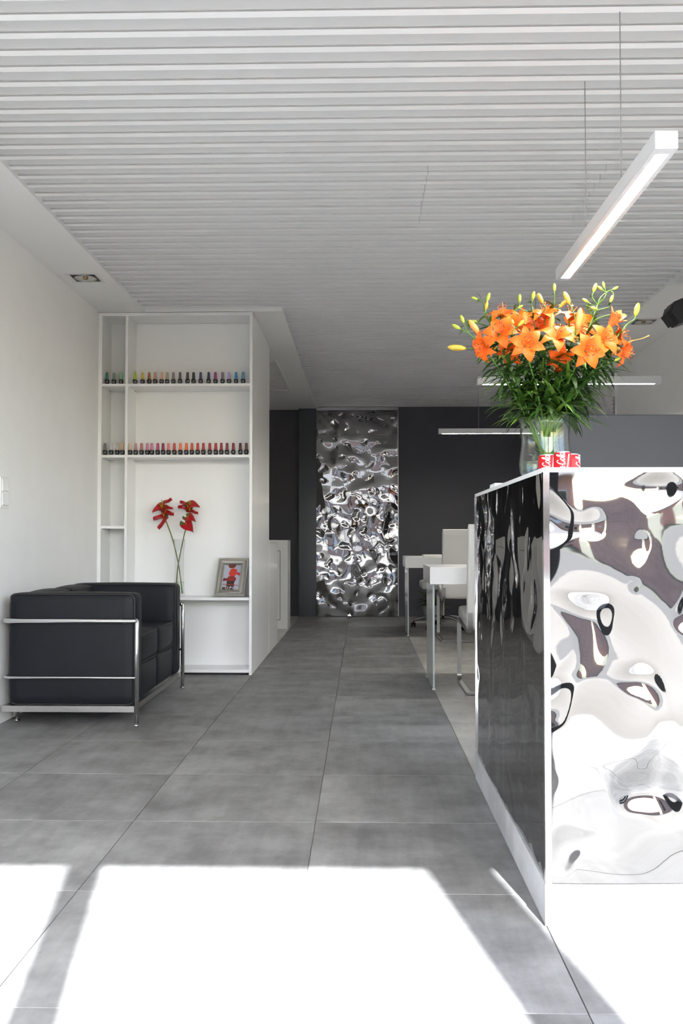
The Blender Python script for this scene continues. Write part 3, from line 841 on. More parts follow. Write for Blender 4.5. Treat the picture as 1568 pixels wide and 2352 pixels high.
for (x_, y_, zt) in ((FX, NY, 0.533), (FX, FY, 0.533), (BX+0.03, NY+0.12, 0.094), (BX+0.03, FY-0.12, 0.094)):
    l = obj('leg', lathe([(0, 0.012), (0.0115, 0.012), (0.0115, zt-0.004), (0.009, zt), (0, zt)], x_, y_, 0, 16), M['chrome'], so)
    obj('foot', lathe([(0, 0.0), (0.014, 0.0), (0.016, 0.003), (0.016, 0.007), (0.009, 0.009), (0.009, 0.013), (0, 0.013)], x_, y_, 0, 16), M['chrome'], l)
    if zt > 0.3:
        obj('clamp', box(x_-0.016, x_-0.010, y_-0.008, y_+0.008, 0.074, 0.096), M['brushed'], l)

# ---------------------------------------------------------------- clear vase with two anthurium stems on the shelf
Z4 = SH['s4']
VX, VY = -1.296, 6.405
v2 = thing('bud_vase', 'slim clear glass vase holding two red anthurium stems on the shelf', 'vase', (VX, VY, Z4))
po = [(0.0, 0.0), (0.040, 0.0), (0.040, 0.004), (0.036, 0.06), (0.031, 0.18), (0.033, 0.30), (0.041, 0.405)]
pi_ = [(0.038, 0.405), (0.0305, 0.30), (0.0285, 0.18), (0.0335, 0.06), (0.036, 0.016), (0, 0.016)]
obj('glass', lathe(po + pi_, VX, VY, Z4, 28), M['glass'], v2, True)
obj('water', lathe([(0, 0.0165), (0.0355, 0.0165), (0.033, 0.06), (0.0315, 0.105), (0, 0.105)], VX, VY, Z4, 28), M['water'], v2, True)
def heart(L, W, curl):
    """anthurium bract: pointed heart, base at origin, tip towards +x, faces +z; slot 1 near the base edge lobes"""
    bm = BM(); rows = []
    n_ = 14
    for i in range(n_+1):
        t = i/n_
        w = W*(math.sin(math.pi*(t*0.975+0.02)**0.55) if t < 1 else 0.02)
        x_ = L*(t-0.18)
        row = []
        for j in range(-3, 4):
            s = j/3
            lobe = -0.20*L*abs(s)**1.5*(1-t)**2
            z_ = curl*(abs(s)**1.6)*W*0.5 - 0.10*L*t**2 + 0.004*math.sin(5*s+7*t)
            row.append(bm.verts.new((x_+lobe, s*w*0.5, z_)))
        rows.append(row)
    for i in range(n_):
        for j in range(6):
            f_ = bm.faces.new((rows[i][j], rows[i+1][j], rows[i+1][j+1], rows[i][j+1])); f_.smooth = True
            f_.material_index = 1 if i <= 1 and abs(j-2.5) > 1 else 0
    return bm
bract_meshes = []
for L_, W__, c_ in ((0.098, 0.078, 0.35), (0.090, 0.062, 0.7), (0.095, 0.038, 1.1)):
    hb = heart(L_, W__, c_); me = bpy.data.meshes.new('bract'); hb.to_mesh(me); hb.free()
    me.materials.append(M['bract']); me.materials.append(M['bract_green']); bract_meshes.append(me)
sb = BM(); add_tube(sb, spline([(0, 0, 0), (0.006, 0, 0.020), (0.014, 0, 0.042)], 4), [0.0036]*4+[0.0034]*3+[0.0030, 0.0018], 8)
spadix_me = bpy.data.meshes.new('spadix'); sb.to_mesh(sb and spadix_me); sb.free(); spadix_me.materials.append(M['spadix'])
def anthurium(label, path, heads):
    t = thing('anthurium_stem', label, 'flower', path[0], 'anthurium stems in the slim vase')
    P = spline(path, 6)
    n_ = len(P)
    obj('stem', add_tube(BM(), P, [0.0048-0.0012*i/n_ for i in range(n_)], 8), M['olive_stem'], t)
    for (x_, y_, z_), d, up_, k_, sc in heads:
        d = Vector(d).normalized(); u = Vector(up_); u = (u - d*u.dot(d)).normalized(); s = u.cross(d)
        rot = Matrix((d, s, u)).transposed().to_quaternion()
        bo = link('bract', bract_meshes[k_], t, Vector((x_, y_, z_)) - world_loc(t), rot, sc)
        link('spadix', spadix_me, bo, (0, 0, 0.001))
Yv = VY
anthurium('anthurium stem leaning left in the slim vase on the shelf',
    [(VX+0.022, Yv+0.006, Z4+0.02), (-1.300, Yv+0.004, 0.75), (-1.345, Yv+0.0, 0.94), (-1.395, Yv-0.01, 1.085), (-1.425, Yv-0.015, 1.185)],
    [((-1.415, 6.385, 1.150), (0.95, -0.15, 0.12), (-0.3, -0.55, 0.8), 0, 1.0),
     ((-1.420, 6.385, 1.165), (-0.7, -0.5, -0.45), (-0.1, -0.75, 0.6), 0, 0.95),
     ((-1.410, 6.40, 1.180), (0.8, 0.1, 0.6), (-0.5, -0.4, 0.7), 2, 0.95),
     ((-1.400, 6.39, 1.118), (0.97, -0.1, -0.1), (0, -0.3, 0.95), 1, 0.95),
     ((-1.398, 6.39, 1.092), (-0.95, -0.25, -0.18), (-0.1, -0.45, 0.85), 1, 1.1),
     ((-1.385, 6.39, 1.072), (-0.62, -0.2, -0.72), (-0.5, -0.4, 0.6), 2, 1.05)])
anthurium('anthurium stem leaning right in the slim vase on the shelf',
    [(VX-0.022, Yv-0.008, Z4+0.02), (-1.302, Yv-0.010, 0.75), (-1.265, Yv-0.014, 0.94), (-1.235, Yv-0.016, 1.06), (-1.205, Yv-0.020, 1.20)],
    [((-1.215, 6.375, 1.178), (0.85, -0.35, -0.1), (0.0, -0.7, 0.7), 0, 1.0),
     ((-1.225, 6.385, 1.172), (-0.9, 0.1, 0.4), (0.4, -0.5, 0.8), 2, 0.95),
     ((-1.225, 6.380, 1.150), (-0.95, -0.1, 0.15), (0.0, -0.75, 0.65), 1, 1.05),
     ((-1.222, 6.375, 1.128), (0.9, -0.2, -0.1), (0.1, -0.5, 0.85), 2, 0.9),
     ((-1.228, 6.375, 1.090), (0.72, -0.5, -0.30), (-0.1, -0.75, 0.6), 0, 0.95),
     ((-1.238, 6.370, 1.045), (0.60, -0.45, -0.62), (-0.2, -0.85, 0.45), 0, 1.12)])

# ---------------------------------------------------------------- low white cabinets in the recess
cab = thing('low_cabinet', 'glossy white low cabinet next to the shelf wall', 'cabinet', (-1.2, 7.8, 0))
obj('body', box(-1.55, XSIDE-0.004, 7.435, 8.15, 0.0, 0.91, 0.002), M['gloss_white'], cab)
obj('side_door', box(XSIDE-0.004, XSIDE+0.002, 7.437, 8.148, 0.004, 0.908, 0.0015), M['gloss_white'], cab)
obj('worktop', box(-1.56, XSIDE+0.004, 7.435, 8.155, 0.91, 0.930, 0.002), M['gloss_white'], cab)
ca2 = thing('end_cabinet', 'slim white end cabinet before the slate pilaster', 'cabinet', (-1.1, 9.65, 0))
obj('body', box(-1.45, -0.776, 9.46, 9.82, 0.0, 0.926, 0.003), M['gloss_white'], ca2)
obj('inset_door', box(-1.38, -0.858, 9.454, 9.462, 0.098, 0.812, 0.001), M['gloss_white'], ca2)
bm = BM()
for q in ((-1.384, -0.854, 0.812, 0.817), (-1.384, -0.854, 0.093, 0.098), (-0.858, -0.853, 0.098, 0.812)):
    add_box(bm, q[0], q[1], 9.4585, 9.4605, q[2], q[3])
obj('shadow_gap', bm, M['dark_metal'], ca2)

# ---------------------------------------------------------------- manicure desks
def desk(y, label):
    t = thing('manicure_desk', label, 'desk', (1.2, y+0.3, 0), 'manicure desks')
    obj('top_slab', box(0.423, 1.90, y, y+0.63, 0.660, 0.766, 0.0015), M['gloss_white'], t)
    obj('end_reflection', box(0.4205, 0.4235, y+0.001, y+0.629, 0.661, 0.765), M['silver'], t)  # metal sheet imitating mottled reflections on the glossy white slab end
    for x_ in (0.447, 1.86):
        p = obj('glass_leg', box(x_-0.006, x_+0.006, y+0.06, y+0.60, 0.006, 0.661, 0.001), M['frost'], t)
        for yy_ in (y+0.07, y+0.585):
            obj('foot', box(x_-0.009, x_+0.009, yy_-0.009, yy_+0.009, 0.0, 0.010, 0.001), M['white_plastic'], p)
    return t
desk(5.62, 'nearer white manicure desk with a thick top and frosted glass legs')
desk(8.75, 'farther white manicure desk with a thick top before the charcoal wall')
tw = obj('folded_towel', pillow(0.60, 0.86, 8.85, 9.10, 0.7665, 0.783, r=0.006, puff=(0.002, 0.002, 0.002), cuts=5), mat('white_towel', (0.7, 0.69, 0.66), 0.9))
tag(tw, 'flat folded white towel on the farther manicure desk', 'towel')

# ---------------------------------------------------------------- chairs
def flat_bar(bm, pts, hw, th, x):
    """flat steel bar of width 2*hw along x following (y, z) points"""
    P = [Vector((0, p[1], p[2])) for p in spline([(0, *q) for q in pts], 5)]
    rows = []
    for i, p in enumerate(P):
        t = (P[min(i+1, len(P)-1)] - P[max(i-1, 0)]).normalized(); n_ = Vector((0, -t.z, t.y))*th
        rows.append([bm.verts.new((x+sx*hw, (p+n_*sn).y, (p+n_*sn).z)) for sx, sn in ((-1, -1), (1, -1), (1, 1), (-1, 1))])
    for a, b_ in zip(rows[:-1], rows[1:]):
        for k_ in range(4): bm.faces.new((a[k_], a[(k_+1) % 4], b_[(k_+1) % 4], b_[k_]))
    bm.faces.new(rows[0][::-1]); bm.faces.new(rows[-1])
    bmesh.ops.recalc_face_normals(bm, faces=bm.faces[:])
    return bm
def bent_back(bm, w, pts, th):
    """upholstered panel of half-width w following (y, z) points"""
    P = [Vector((0, p[1], p[2])) for p in spline([(0, *q) for q in pts], 5)]
    m_ = len(P); rows = []
    cs = [(-1, -0.4), (-0.985, -0.85), (-0.93, -1), (-0.5, -1.12), (0, -1.16), (0.5, -1.12), (0.93, -1), (0.985, -0.85), (1, -0.4), (1, 0.4), (0.985, 0.85), (0.93, 1), (0.5, 1.1), (0, 1.12), (-0.5, 1.1), (-0.93, 1), (-0.985, 0.85), (-1, 0.4)]
    for i, p in enumerate(P):
        t = (P[min(i+1, m_-1)] - P[max(i-1, 0)]).normalized(); n_ = Vector((0, -t.z, t.y))
        e = 1.0
        if i == 0 or i == m_-1: e = 0.45
        elif i == 1 or i == m_-2: e = 0.9
        ws = w*(1.0 if e > 0.5 else 0.985)
        rows.append([bm.verts.new((cx_*ws, (p+n_*th*e*cn).y, (p+n_*th*e*cn).z)) for cx_, cn in cs])
    n2 = len(cs)
    for a, b_ in zip(rows[:-1], rows[1:]):
        for k_ in range(n2): bm.faces.new((a[k_], a[(k_+1) % n2], b_[(k_+1) % n2], b_[k_])).smooth = True
    bm.faces.new(rows[0][::-1]); bm.faces.new(rows[-1])
    bmesh.ops.recalc_face_normals(bm, faces=bm.faces[:])
    return bm
def client_chair(loc, label):
    t = thing('cantilever_chair', label, 'chair', loc, 'white client chairs')
    w = 0.215
    obj('backrest', bent_back(BM(), w+0.012, [(-0.300, 0.40), (-0.325, 0.52), (-0.355, 0.72), (-0.385, 0.90), (-0.41, 1.025)], 0.030), M['white_leather'], t, local=True)
    obj('seat', bent_back(BM(), w, [(-0.27, 0.435), (-0.12, 0.432), (0.08, 0.45), (0.20, 0.465), (0.262, 0.448)], 0.038), M['white_leather'], t, local=True)
    obj('seam', add_tube(BM(), [(-w*0.9, -0.347, 0.54), (w*0.9, -0.347, 0.54)], 0.002, 5), M['white_plastic'], t, local=True)
    for sx in (-1, 1):
        obj('leg', flat_bar(BM(), [(-0.352, 0.50), (-0.345, 0.42), (-0.30, 0.385), (-0.20, 0.388), (0.10, 0.405), (0.235, 0.425), (0.268, 0.40), (0.270, 0.34), (0.270, 0.10), (0.262, 0.030), (0.22, 0.010), (0.10, 0.009), (-0.27, 0.009)], 0.014, 0.006, sx*(w-0.006)), M['brushed'], t, local=True)
    obj('crossbar', box(-w-0.008, w+0.008, -0.276, -0.250, 0.003, 0.016, 0.001), M['brushed'], t, local=True)
    for sx in (-1, 1):
        obj('foot_pad', box(sx*(w-0.03)-0.012, sx*(w-0.03)+0.012, -0.272, -0.254, 0.0, 0.003), M['black_plastic'], t, local=True)
    return t
client_chair((0.852, 5.77, 0), 'white high back cantilever chair tucked under the nearer manicure desk')
client_chair((0.948, 8.56, 0), 'white high back cantilever chair at the farther manicure desk')

oc = thing('swivel_stool', 'white swivel stool on chrome castors behind the farther manicure desk', 'stool', (0.845, 9.60, 0))
obj('seat', pillow(-0.23, 0.23, -0.22, 0.22, 0.415, 0.50, r=0.03, puff=(0, 0, 0.012)), M['white_leather'], oc, local=True)
obj('gas_lift', lathe([(0, 0.06), (0.030, 0.06), (0.030, 0.12), (0.024, 0.125), (0.024, 0.29), (0.015, 0.295), (0.015, 0.405), (0.06, 0.41), (0, 0.413)], n=20), M['chrome'], oc, local=True)
for k_ in range(5):
    a = R(-122 + 72*k_); c_, s_ = math.cos(a), math.sin(a)
    sp_ = obj('spoke', add_tube(BM(), spline([(0.02*c_, 0.02*s_, 0.115), (0.14*c_, 0.14*s_, 0.115), (0.27*c_, 0.27*s_, 0.085), (0.31*c_, 0.31*s_, 0.072)], 4), [0.022]*5+[0.020]*4+[0.017]*3+[0.012], 10), M['chrome'], oc, local=True)
    cw = BM()
    for sd in (-1, 1):
        add_lathe(cw, [(0, 0.006), (0.020, 0.006), (0.027, 0.010), (0.027, 0.020), (0.018, 0.024), (0, 0.024)], 0, 0, 0, 16, ax='x') if sd > 0 else add_lathe(cw, [(0, -0.006), (0.020, -0.006), (0.027, -0.010), (0.027, -0.020), (0.018, -0.024), (0, -0.024)], 0, 0, 0, 16, ax='x')
    add_tube(cw, [(0, 0, 0.0), (0, 0, 0.045)], 0.006, 8)
    ra = R(40*k_+20)
    bmesh.ops.transform(cw, matrix=Matrix.Translation((0.31*c_, 0.31*s_, 0.0275)) @ Matrix.Rotation(ra, 4, 'Z'), verts=cw.verts[:])
    obj('castor', cw, M['black_gloss'], sp_, local=True)

# ---------------------------------------------------------------- potted plant under the farther desk
pp = thing('potted_plant', 'leafy green potted plant on the floor by the charcoal wall', 'plant', (0.80, 10.45, 0))
obj('pot', lathe([(0, 0), (0.075, 0), (0.082, 0.01), (0.105, 0.17), (0.105, 0.18), (0.095, 0.18), (0.092, 0.16), (0, 0.155)], n=24), mat('grey_pot', (0.30, 0.31, 0.31), 0.5), pp, True, True)
def blade_mesh(L, W, droop, n_=8, fold=0.25, width=None):
    """leaf along +x starting at the origin, bending down by droop, face +z"""
    bm = BM(); rows = []
    for i in range(n_+1):
        t = i/n_
        w = W*(width(t) if width else (math.sin(math.pi*(0.08+0.92*t)**0.8)**0.9 if t < 1 else 0.0))
        w = max(w, W*0.03)
        a = droop*t
        x_ = L*(math.sin(a)/droop if abs(droop) > 1e-4 else t); z_ = -L*((1-math.cos(a))/droop if abs(droop) > 1e-4 else 0)
        rows.append([bm.verts.new((x_, -w/2, z_+fold*w*0.5)), bm.verts.new((x_, 0, z_)), bm.verts.new((x_, w/2, z_+fold*w*0.5))])
    for i in range(n_):
        for j in range(2):
            bm.faces.new((rows[i][j], rows[i+1][j], rows[i+1][j+1], rows[i][j+1])).smooth = True
    return bm
def blade(L, W, droop, m, **k_):
    bm = blade_mesh(L, W, droop, **k_); me = bpy.data.meshes.new('leaf'); bm.to_mesh(me); bm.free(); me.materials.append(m); return me
rp_ = random.Random(12)
pm = [blade(0.26, 0.055, 1.3, M['leaf_dark']), blade(0.22, 0.05, 1.0, M['leaf']), blade(0.24, 0.06, 1.6, M['leaf_dark'])]
def x_rot(d, up=(0, 0, 1)):
    d = Vector(d).normalized(); u = Vector(up); u = u - d*u.dot(d)
    if u.length < 1e-4: u = d.orthogonal()
    u.normalize(); return Matrix((d, u.cross(d), u)).transposed().to_quaternion()
for k_ in range(22):
    a = k_*2.4 + rp_.uniform(-0.3, 0.3); el = rp_.uniform(0.5, 1.35)
    link('leaf', pm[k_ % 3], pp, (0.02*math.cos(a), 0.02*math.sin(a), 0.155), x_rot((math.cos(a)*math.cos(el), math.sin(a)*math.cos(el), math.sin(el))), rp_.uniform(0.8, 1.25))
lf = link('leaf', blade(0.10, 0.035, 0.6, M['leaf_light']), pp, (0.13, -0.15, 0.14), x_rot((0.5, -0.3, 0.5)))
obj('leaf_stalk', add_tube(BM(), spline([(0.02, 0, 0.155), (0.07, -0.08, 0.20), (0.13, -0.15, 0.14)], 4), 0.003, 6), M['leaf_light'], pp, local=True)

# ---------------------------------------------------------------- on the counter: box, cans, vase of lilies
cbx = thing('paper_stack', 'small stack of white cards near the counter edge', 'paper', (0.55, 3.40, CZ))
for i in range(4):
    obj('card', box(0.488+0.001*(i % 2), 0.62, 3.34+0.002*(i % 3), 3.47, CZ+0.0073*i, CZ+0.0073*(i+1)-0.0004, 0.0006), M['paper'], cbx)

LET = {'C': ([(.98,1.42),(.80,1.72),(.45,1.72),(.12,1.15),(.08,.45),(.36,-.04),(.78,.06),(1.05,.42)], 1.15),
       'o': ([(.42,1.0),(.12,.75),(.10,.28),(.38,0),(.68,.22),(.72,.72),(.42,1.0)], .82),
       'c': ([(.74,.80),(.52,1.0),(.20,.80),(.08,.38),(.32,0),(.62,.06),(.84,.34)], .82),
       'a': ([(.72,.85),(.42,1.0),(.12,.70),(.10,.25),(.35,0),(.68,.35),(.76,1.0),(.72,.25),(.86,.0),(1.04,.18)], 1.0),
       '-': ([(.06,.5),(.25,.52),(.46,.5)], .52),
       'l': ([(.02,.20),(.38,.95),(.55,1.65),(.42,1.92),(.26,1.60),(.24,.35),(.38,.0),(.62,.18)], .60)}
def script_strokes(s):
    x_ = 0; out = []
    for ch in s:
        p, adv = LET[ch]
        out.append([(x_+a+0.22*b_, b_) for a, b_ in p]); x_ += adv
    return out, x_
def can(x_, y_, label, turn):
    t = thing('soda_can', label, 'can', (x_, y_, CZ), 'red soda cans on the counter')
    r = 0.0285; H = 0.101
    bm = BM()
    pr = [(0, 0.003), (0.019, 0.003), (0.0225, 0.0), (0.0235, 0.001), (r-0.001, 0.008), (r, 0.0105), (r, H-0.014), (r-0.0012, H-0.011), (0.0245, H-0.003)]
    add_lathe(bm, pr, n=40, mi_of=lambda i: 1 if i < 3 else 0)
    obj('body', bm, [M['can_red'], M['can_metal']], t, local=True)
    obj('lid', lathe([(0.0245, H-0.003), (0.0252, H-0.001), (0.0245, H), (0.0235, H-0.001), (0.0225, H-0.004), (0, H-0.004)], n=40), M['can_metal'], t, local=True)
    # script lettering running up the can
    strokes, tot = script_strokes('Coca-Cola')
    u = 0.088/tot
    bm = BM(); rr = r + 0.0003
    def wrap(a, b_):
        ang = R(-90) + turn - (b_-0.55)*u*1.25/r
        return Vector((rr*math.cos(ang), rr*math.sin(ang), 0.0095 + a*u))
    for st in strokes:
        P = spline([(a, b_, 0) for a, b_ in st], 4)
        L_, R_ = [], []
        for i, p in enumerate(P):
            d = (P[min(i+1, len(P)-1)] - P[max(i-1, 0)]).normalized()
            n_ = Vector((-d.y, d.x, 0)); w = 0.085 + 0.055*abs(d.y)
            L_.append(bm.verts.new(wrap(p.x+n_.x*w, p.y+n_.y*w))); R_.append(bm.verts.new(wrap(p.x-n_.x*w, p.y-n_.y*w)))
        for i in range(len(P)-1):
            bm.faces.new((L_[i], L_[i+1], R_[i+1], R_[i]))
    obj('lettering', bm, M['can_white'], t, local=True)
    bm = BM()                                         # white ribbon beside the lettering
    for seq in ([(1.22, 0.092, 0.10), (1.12, 0.070, 0.075), (0.98, 0.045, 0.07), (0.92, 0.02, 0.09), (1.0, 0.011, 0.09)],):
        P = spline([(a, z_, w) for a, z_, w in seq], 5)
        A = [bm.verts.new((rr*math.cos(R(-90)+turn+p.x-0.42-p.z), rr*math.sin(R(-90)+turn+p.x-0.42-p.z), p.y)) for p in P]
        B = [bm.verts.new((rr*math.cos(R(-90)+turn+p.x-0.42+p.z), rr*math.sin(R(-90)+turn+p.x-0.42+p.z), p.y)) for p in P]
        for i in range(len(P)-1): bm.faces.new((A[i], A[i+1], B[i+1], B[i]))
    obj('ribbon', bm, M['can_white'], t, local=True)
can(0.612, 3.005, 'red soda can directly in front of the vase stems, leftmost of three', -0.15)
can(0.641, 2.905, 'red soda can standing foremost of the three beside the vase', -0.25)
can(0.687, 2.985, 'red soda can farthest from the vase, rightmost of three', 0.95)

LX, LY = 0.636, 3.15
lv = thing('flower_vase', 'clear flared glass vase full of lily stems on the counter', 'vase', (LX, LY, CZ))
po = [(0, 0), (0.052, 0), (0.060, 0.004), (0.076, 0.030), (0.088, 0.055), (0.0915, 0.080), (0.088, 0.110), (0.0825, 0.150), (0.082, 0.175), (0.0855, 0.215), (0.0915, 0.249)]
pi_ = [(0.0880, 0.249), (0.0822, 0.215), (0.0788, 0.175), (0.0793, 0.150), (0.0848, 0.110), (0.0882, 0.080), (0.0845, 0.055), (0.0725, 0.032), (0.056, 0.014), (0, 0.014)]
obj('glass', lathe(po + pi_, LX, LY, CZ, 48), M['glass'], lv, True)
obj('water', lathe([(0, 0.0145), (0.0555, 0.0145), (0.072, 0.0325), (0.084, 0.0555), (0.0877, 0.080), (0.0865, 0.094), (0, 0.094)], LX, LY, CZ, 48), M['water'], lv, True)

FLOWERS = [
    (0.541,2.97,1.583, -0.05,-1,-0.02, 1.0,"o"),
    (0.740,2.97,1.558, 0.05,-0.95,-0.12, 1.0,"o"),
    (0.653,3.02,1.621, 0.05,-0.7,0.6, 1.05,"o"),
    (0.633,3.12,1.720, -0.1,-0.5,0.8, 1,"o"),
    (0.483,3.10,1.716, -0.15,-0.45,0.8, 0.95,"o"),
    (0.465,3.05,1.641, -0.25,-0.85,0.25, 1,"o"),
    (0.409,3.08,1.596, -0.8,-0.55,-0.3, 0.9,"o"),
    (0.813,3.03,1.608, 0.3,-0.85,0.2, 1.0,"o"),
    (0.845,3.05,1.672, 0.45,-0.5,0.6, 0.95,"h"),
    (0.901,3.12,1.584, 0.75,-0.45,-0.35, 0.95,"o"),
    (0.738,3.20,1.733, 0.1,-0.35,0.85, 1,"o"),
    (0.511,3.12,1.587, -0.35,-0.7,-0.35, 0.9,"o"),
    (0.898,3.15,1.650, 0.8,-0.25,0.3, 0.85,"o"),
    (0.680,3.10,1.555, 0.0,-0.75,-0.55, 0.85,"o"),
    (0.618,3.15,1.685, -0.05,-0.7,0.5, 0.95,"o"),
    (0.762,3.14,1.660, 0.1,-0.6,0.6, 0.95,"o"),
    (0.598,3.36,1.747, -0.2,0.8,0.5, 1,"o"),
    (0.812,3.38,1.743, 0.2,0.8,0.4, 1,"o"),
    (0.471,3.32,1.658, -0.6,0.6,0.1, 0.9,"o"),
    (0.913,3.34,1.660, 0.6,0.6,0.2, 0.9,"o"),
]
BUDS = [
    (0.724,3.02,1.677, 0.15,-0.1,1, 1.9,"O"),
    (0.641,3.06,1.672, 0.12,-0.2,1, 1.6,"O"),
    (0.386,3.10,1.668, -0.55,-0.2,0.7, 1.7,"O"),
    (0.326,3.10,1.598, -1,-0.05,0.06, 1.7,"Y"),
    (0.501,3.08,1.688, 0.6,-0.2,-0.5, 1.2,"Y"),
    (0.387,3.10,1.769, -1,0,0.35, 0.6,"G"),
    (0.434,3.10,1.773, 0.3,0,1, 0.85,"G"),
    (0.425,3.08,1.739, 0.15,-0.2,1, 0.8,"Y"),
    (0.345,3.10,1.697, -0.4,0,1, 0.8,"G"),
    (0.324,3.10,1.671, -0.9,0,0.5, 0.85,"G"),
    (0.391,3.15,1.701, 1,0,-0.1, 0.6,"G"),
    (0.545,3.12,1.773, 0,0,1, 0.8,"G"),
    (0.592,3.12,1.782, 0.2,0,1, 0.85,"G"),
    (0.612,3.10,1.768, -0.5,0,1, 1.05,"Y"),
    (0.669,3.14,1.816, 0,0,1, 0.75,"G"),
    (0.698,3.08,1.763, -0.5,-0.1,1, 1.25,"Y"),
    (0.689,3.10,1.748, 0.7,0,0.7, 0.9,"Y"),
    (0.809,3.14,1.814, 0.35,0,1, 0.9,"G"),
    (0.845,3.16,1.830, -0.25,0,1, 0.6,"G"),
    (0.880,3.14,1.812, 1,0,0.45, 0.6,"G"),
    (0.817,3.10,1.801, -0.7,0,0.6, 0.6,"G"),
    (0.861,3.12,1.770, 0.4,0,1, 0.75,"G"),
    (0.771,3.12,1.764, -0.8,0,0.5, 0.65,"G"),
    (0.795,3.10,1.732, 0.9,0,-0.3, 0.7,"G"),
    (0.947,3.12,1.732, 0.25,0,1, 1.25,"G"),
    (0.877,3.06,1.696, 1,0,-0.05, 0.95,"G"),
    (0.528,3.00,1.658, 0.7,0,0.7, 0.8,"G"),
    (0.543,3.10,1.738, 0.7,0,0.45, 0.6,"G"),
    (0.874,3.10,1.556, 0.7,-0.2,0.4, 0.7,"G"),
]
STEM_TOPS = [ (0.420,3.10,1.596), (0.423,3.12,1.733), (0.468,3.12,1.630), (0.523,3.20,1.678), (0.549,3.05,1.584), (0.592,3.14,1.748), (0.626,3.10,1.640), (0.672,3.16,1.776), (0.693,3.14,1.603), (0.734,3.12,1.644), (0.755,3.05,1.583), (0.818,3.14,1.754), (0.844,3.14,1.617), (0.891,3.16,1.614), (0.916,3.13,1.683), (0.610,3.34,1.694), (0.818,3.34,1.685), (0.476,3.30,1.638), (0.902,3.30,1.636) ]

rl = random.Random(21)
def petal_mesh(kind, W, m):
    bm = BM(); rows = []; n_ = 9
    for i in range(n_+1):
        t = i/n_
        if kind == 'o':
            r = 0.063*t**1.1; h = 0.062*t - 0.050*t**2.6 - 0.008
        else:
            r = 0.006 + 0.030*t**1.6; h = 0.070*t - 0.008*t**4 - 0.008
        w = W*max(0.04, math.sin(math.pi*(0.07+0.93*t)**0.85)**0.8 if t < 0.999 else 0.03)
        row = []
        for j in range(5):
            s = (j-2)/2
            rip = 0.0016*math.sin(9*t+2.2*s)*abs(s)
            row.append(bm.verts.new((r, s*w/2, h + (0.16 if kind == 'o' else 0.35)*w*s*s*(1-0.6*t) + rip)))
        rows.append(row)
    for i in range(n_):
        for j in range(4):
            bm.faces.new((rows[i][j], rows[i+1][j], rows[i+1][j+1], rows[i][j+1])).smooth = True
    me = bpy.data.meshes.new('petal'); bm.to_mesh(me); bm.free(); me.materials.append(m); return me
PET = {('o', 0): petal_mesh('o', 0.043, M['petal']), ('o', 1): petal_mesh('o', 0.034, M['petal']),
       ('h', 0): petal_mesh('h', 0.030, M['petal_pale']), ('h', 1): petal_mesh('h', 0.026, M['petal_pale'])}
bm = BM()
for k_ in range(6):
    a = R(60*k_+15); c_, s_ = math.cos(a), math.sin(a)
    P = spline([(0, 0, -0.004), (0.006*c_, 0.006*s_, 0.020), (0.018*c_, 0.018*s_, 0.042)], 3)
    add_tube(bm, P, 0.0008, 5, mi=0)
    e = Vector((0.018*c_, 0.018*s_, 0.042))
    add_tube(bm, [e+Vector((-s_*0.006, c_*0.006, 0)), e, e-Vector((-s_*0.006, c_*0.006, 0))], [0.0010, 0.0017, 0.0010], 6, mi=1)
add_tube(bm, spline([(0, 0, -0.004), (0.001, 0.002, 0.03), (0.003, 0.003, 0.052)], 3), [0.0012]*6+[0.0018], 6, mi=0)
stamen_me = bpy.data.meshes.new('stamens'); bm.to_mesh(stamen_me); bm.free()
stamen_me.materials.append(M['petal_pale']); stamen_me.materials.append(M['pollen'])
rec_bm = lathe([(0, -0.012), (0.0028, -0.011), (0.0040, -0.006), (0.0030, -0.002), (0, -0.001)], n=10)
rec_me = bpy.data.meshes.new('flower'); rec_bm.to_mesh(rec_me); rec_bm.free(); rec_me.materials.append(M['leaf_light'])
def bud_mesh(m, m2):
    bm = BM()
    add_lathe(bm, [(0, 0), (0.0030, 0.0008), (0.0062, 0.008), (0.0078, 0.018), (0.0072, 0.027), (0.0046, 0.034), (0.0016, 0.0375), (0, 0.038)], n=18)
    for v in bm.verts:
        a = math.atan2(v.co.y, v.co.x); k_ = 1 - 0.12*abs(math.cos(1.5*a))**6
        v.co.x *= k_; v.co.y *= k_
    me = bpy.data.meshes.new('bud'); bm.to_mesh(me); bm.free(); me.materials.append(m); return me
BUD = {'G': bud_mesh(M['bud_green'], 0), 'Y': bud_mesh(M['bud_yellow'], 0), 'O': bud_mesh(M['bud_orange'], 0)}
LEAF = [blade(0.120, 0.0145, 0.9, M['leaf']), blade(0.110, 0.013, 1.5, M['leaf_dark']), blade(0.130, 0.015, 0.5, M['leaf']), blade(0.105, 0.016, 1.2, M['leaf_dark'])]
LEAF_L = [blade(0.130, 0.013, 0.45, M['leaf_light']), blade(0.115, 0.012, 0.9, M['leaf_light'])]
LEAF_S = [blade(0.060, 0.013, 0.8, M['leaf']), blade(0.050, 0.012, 1.1, M['leaf_light'])]

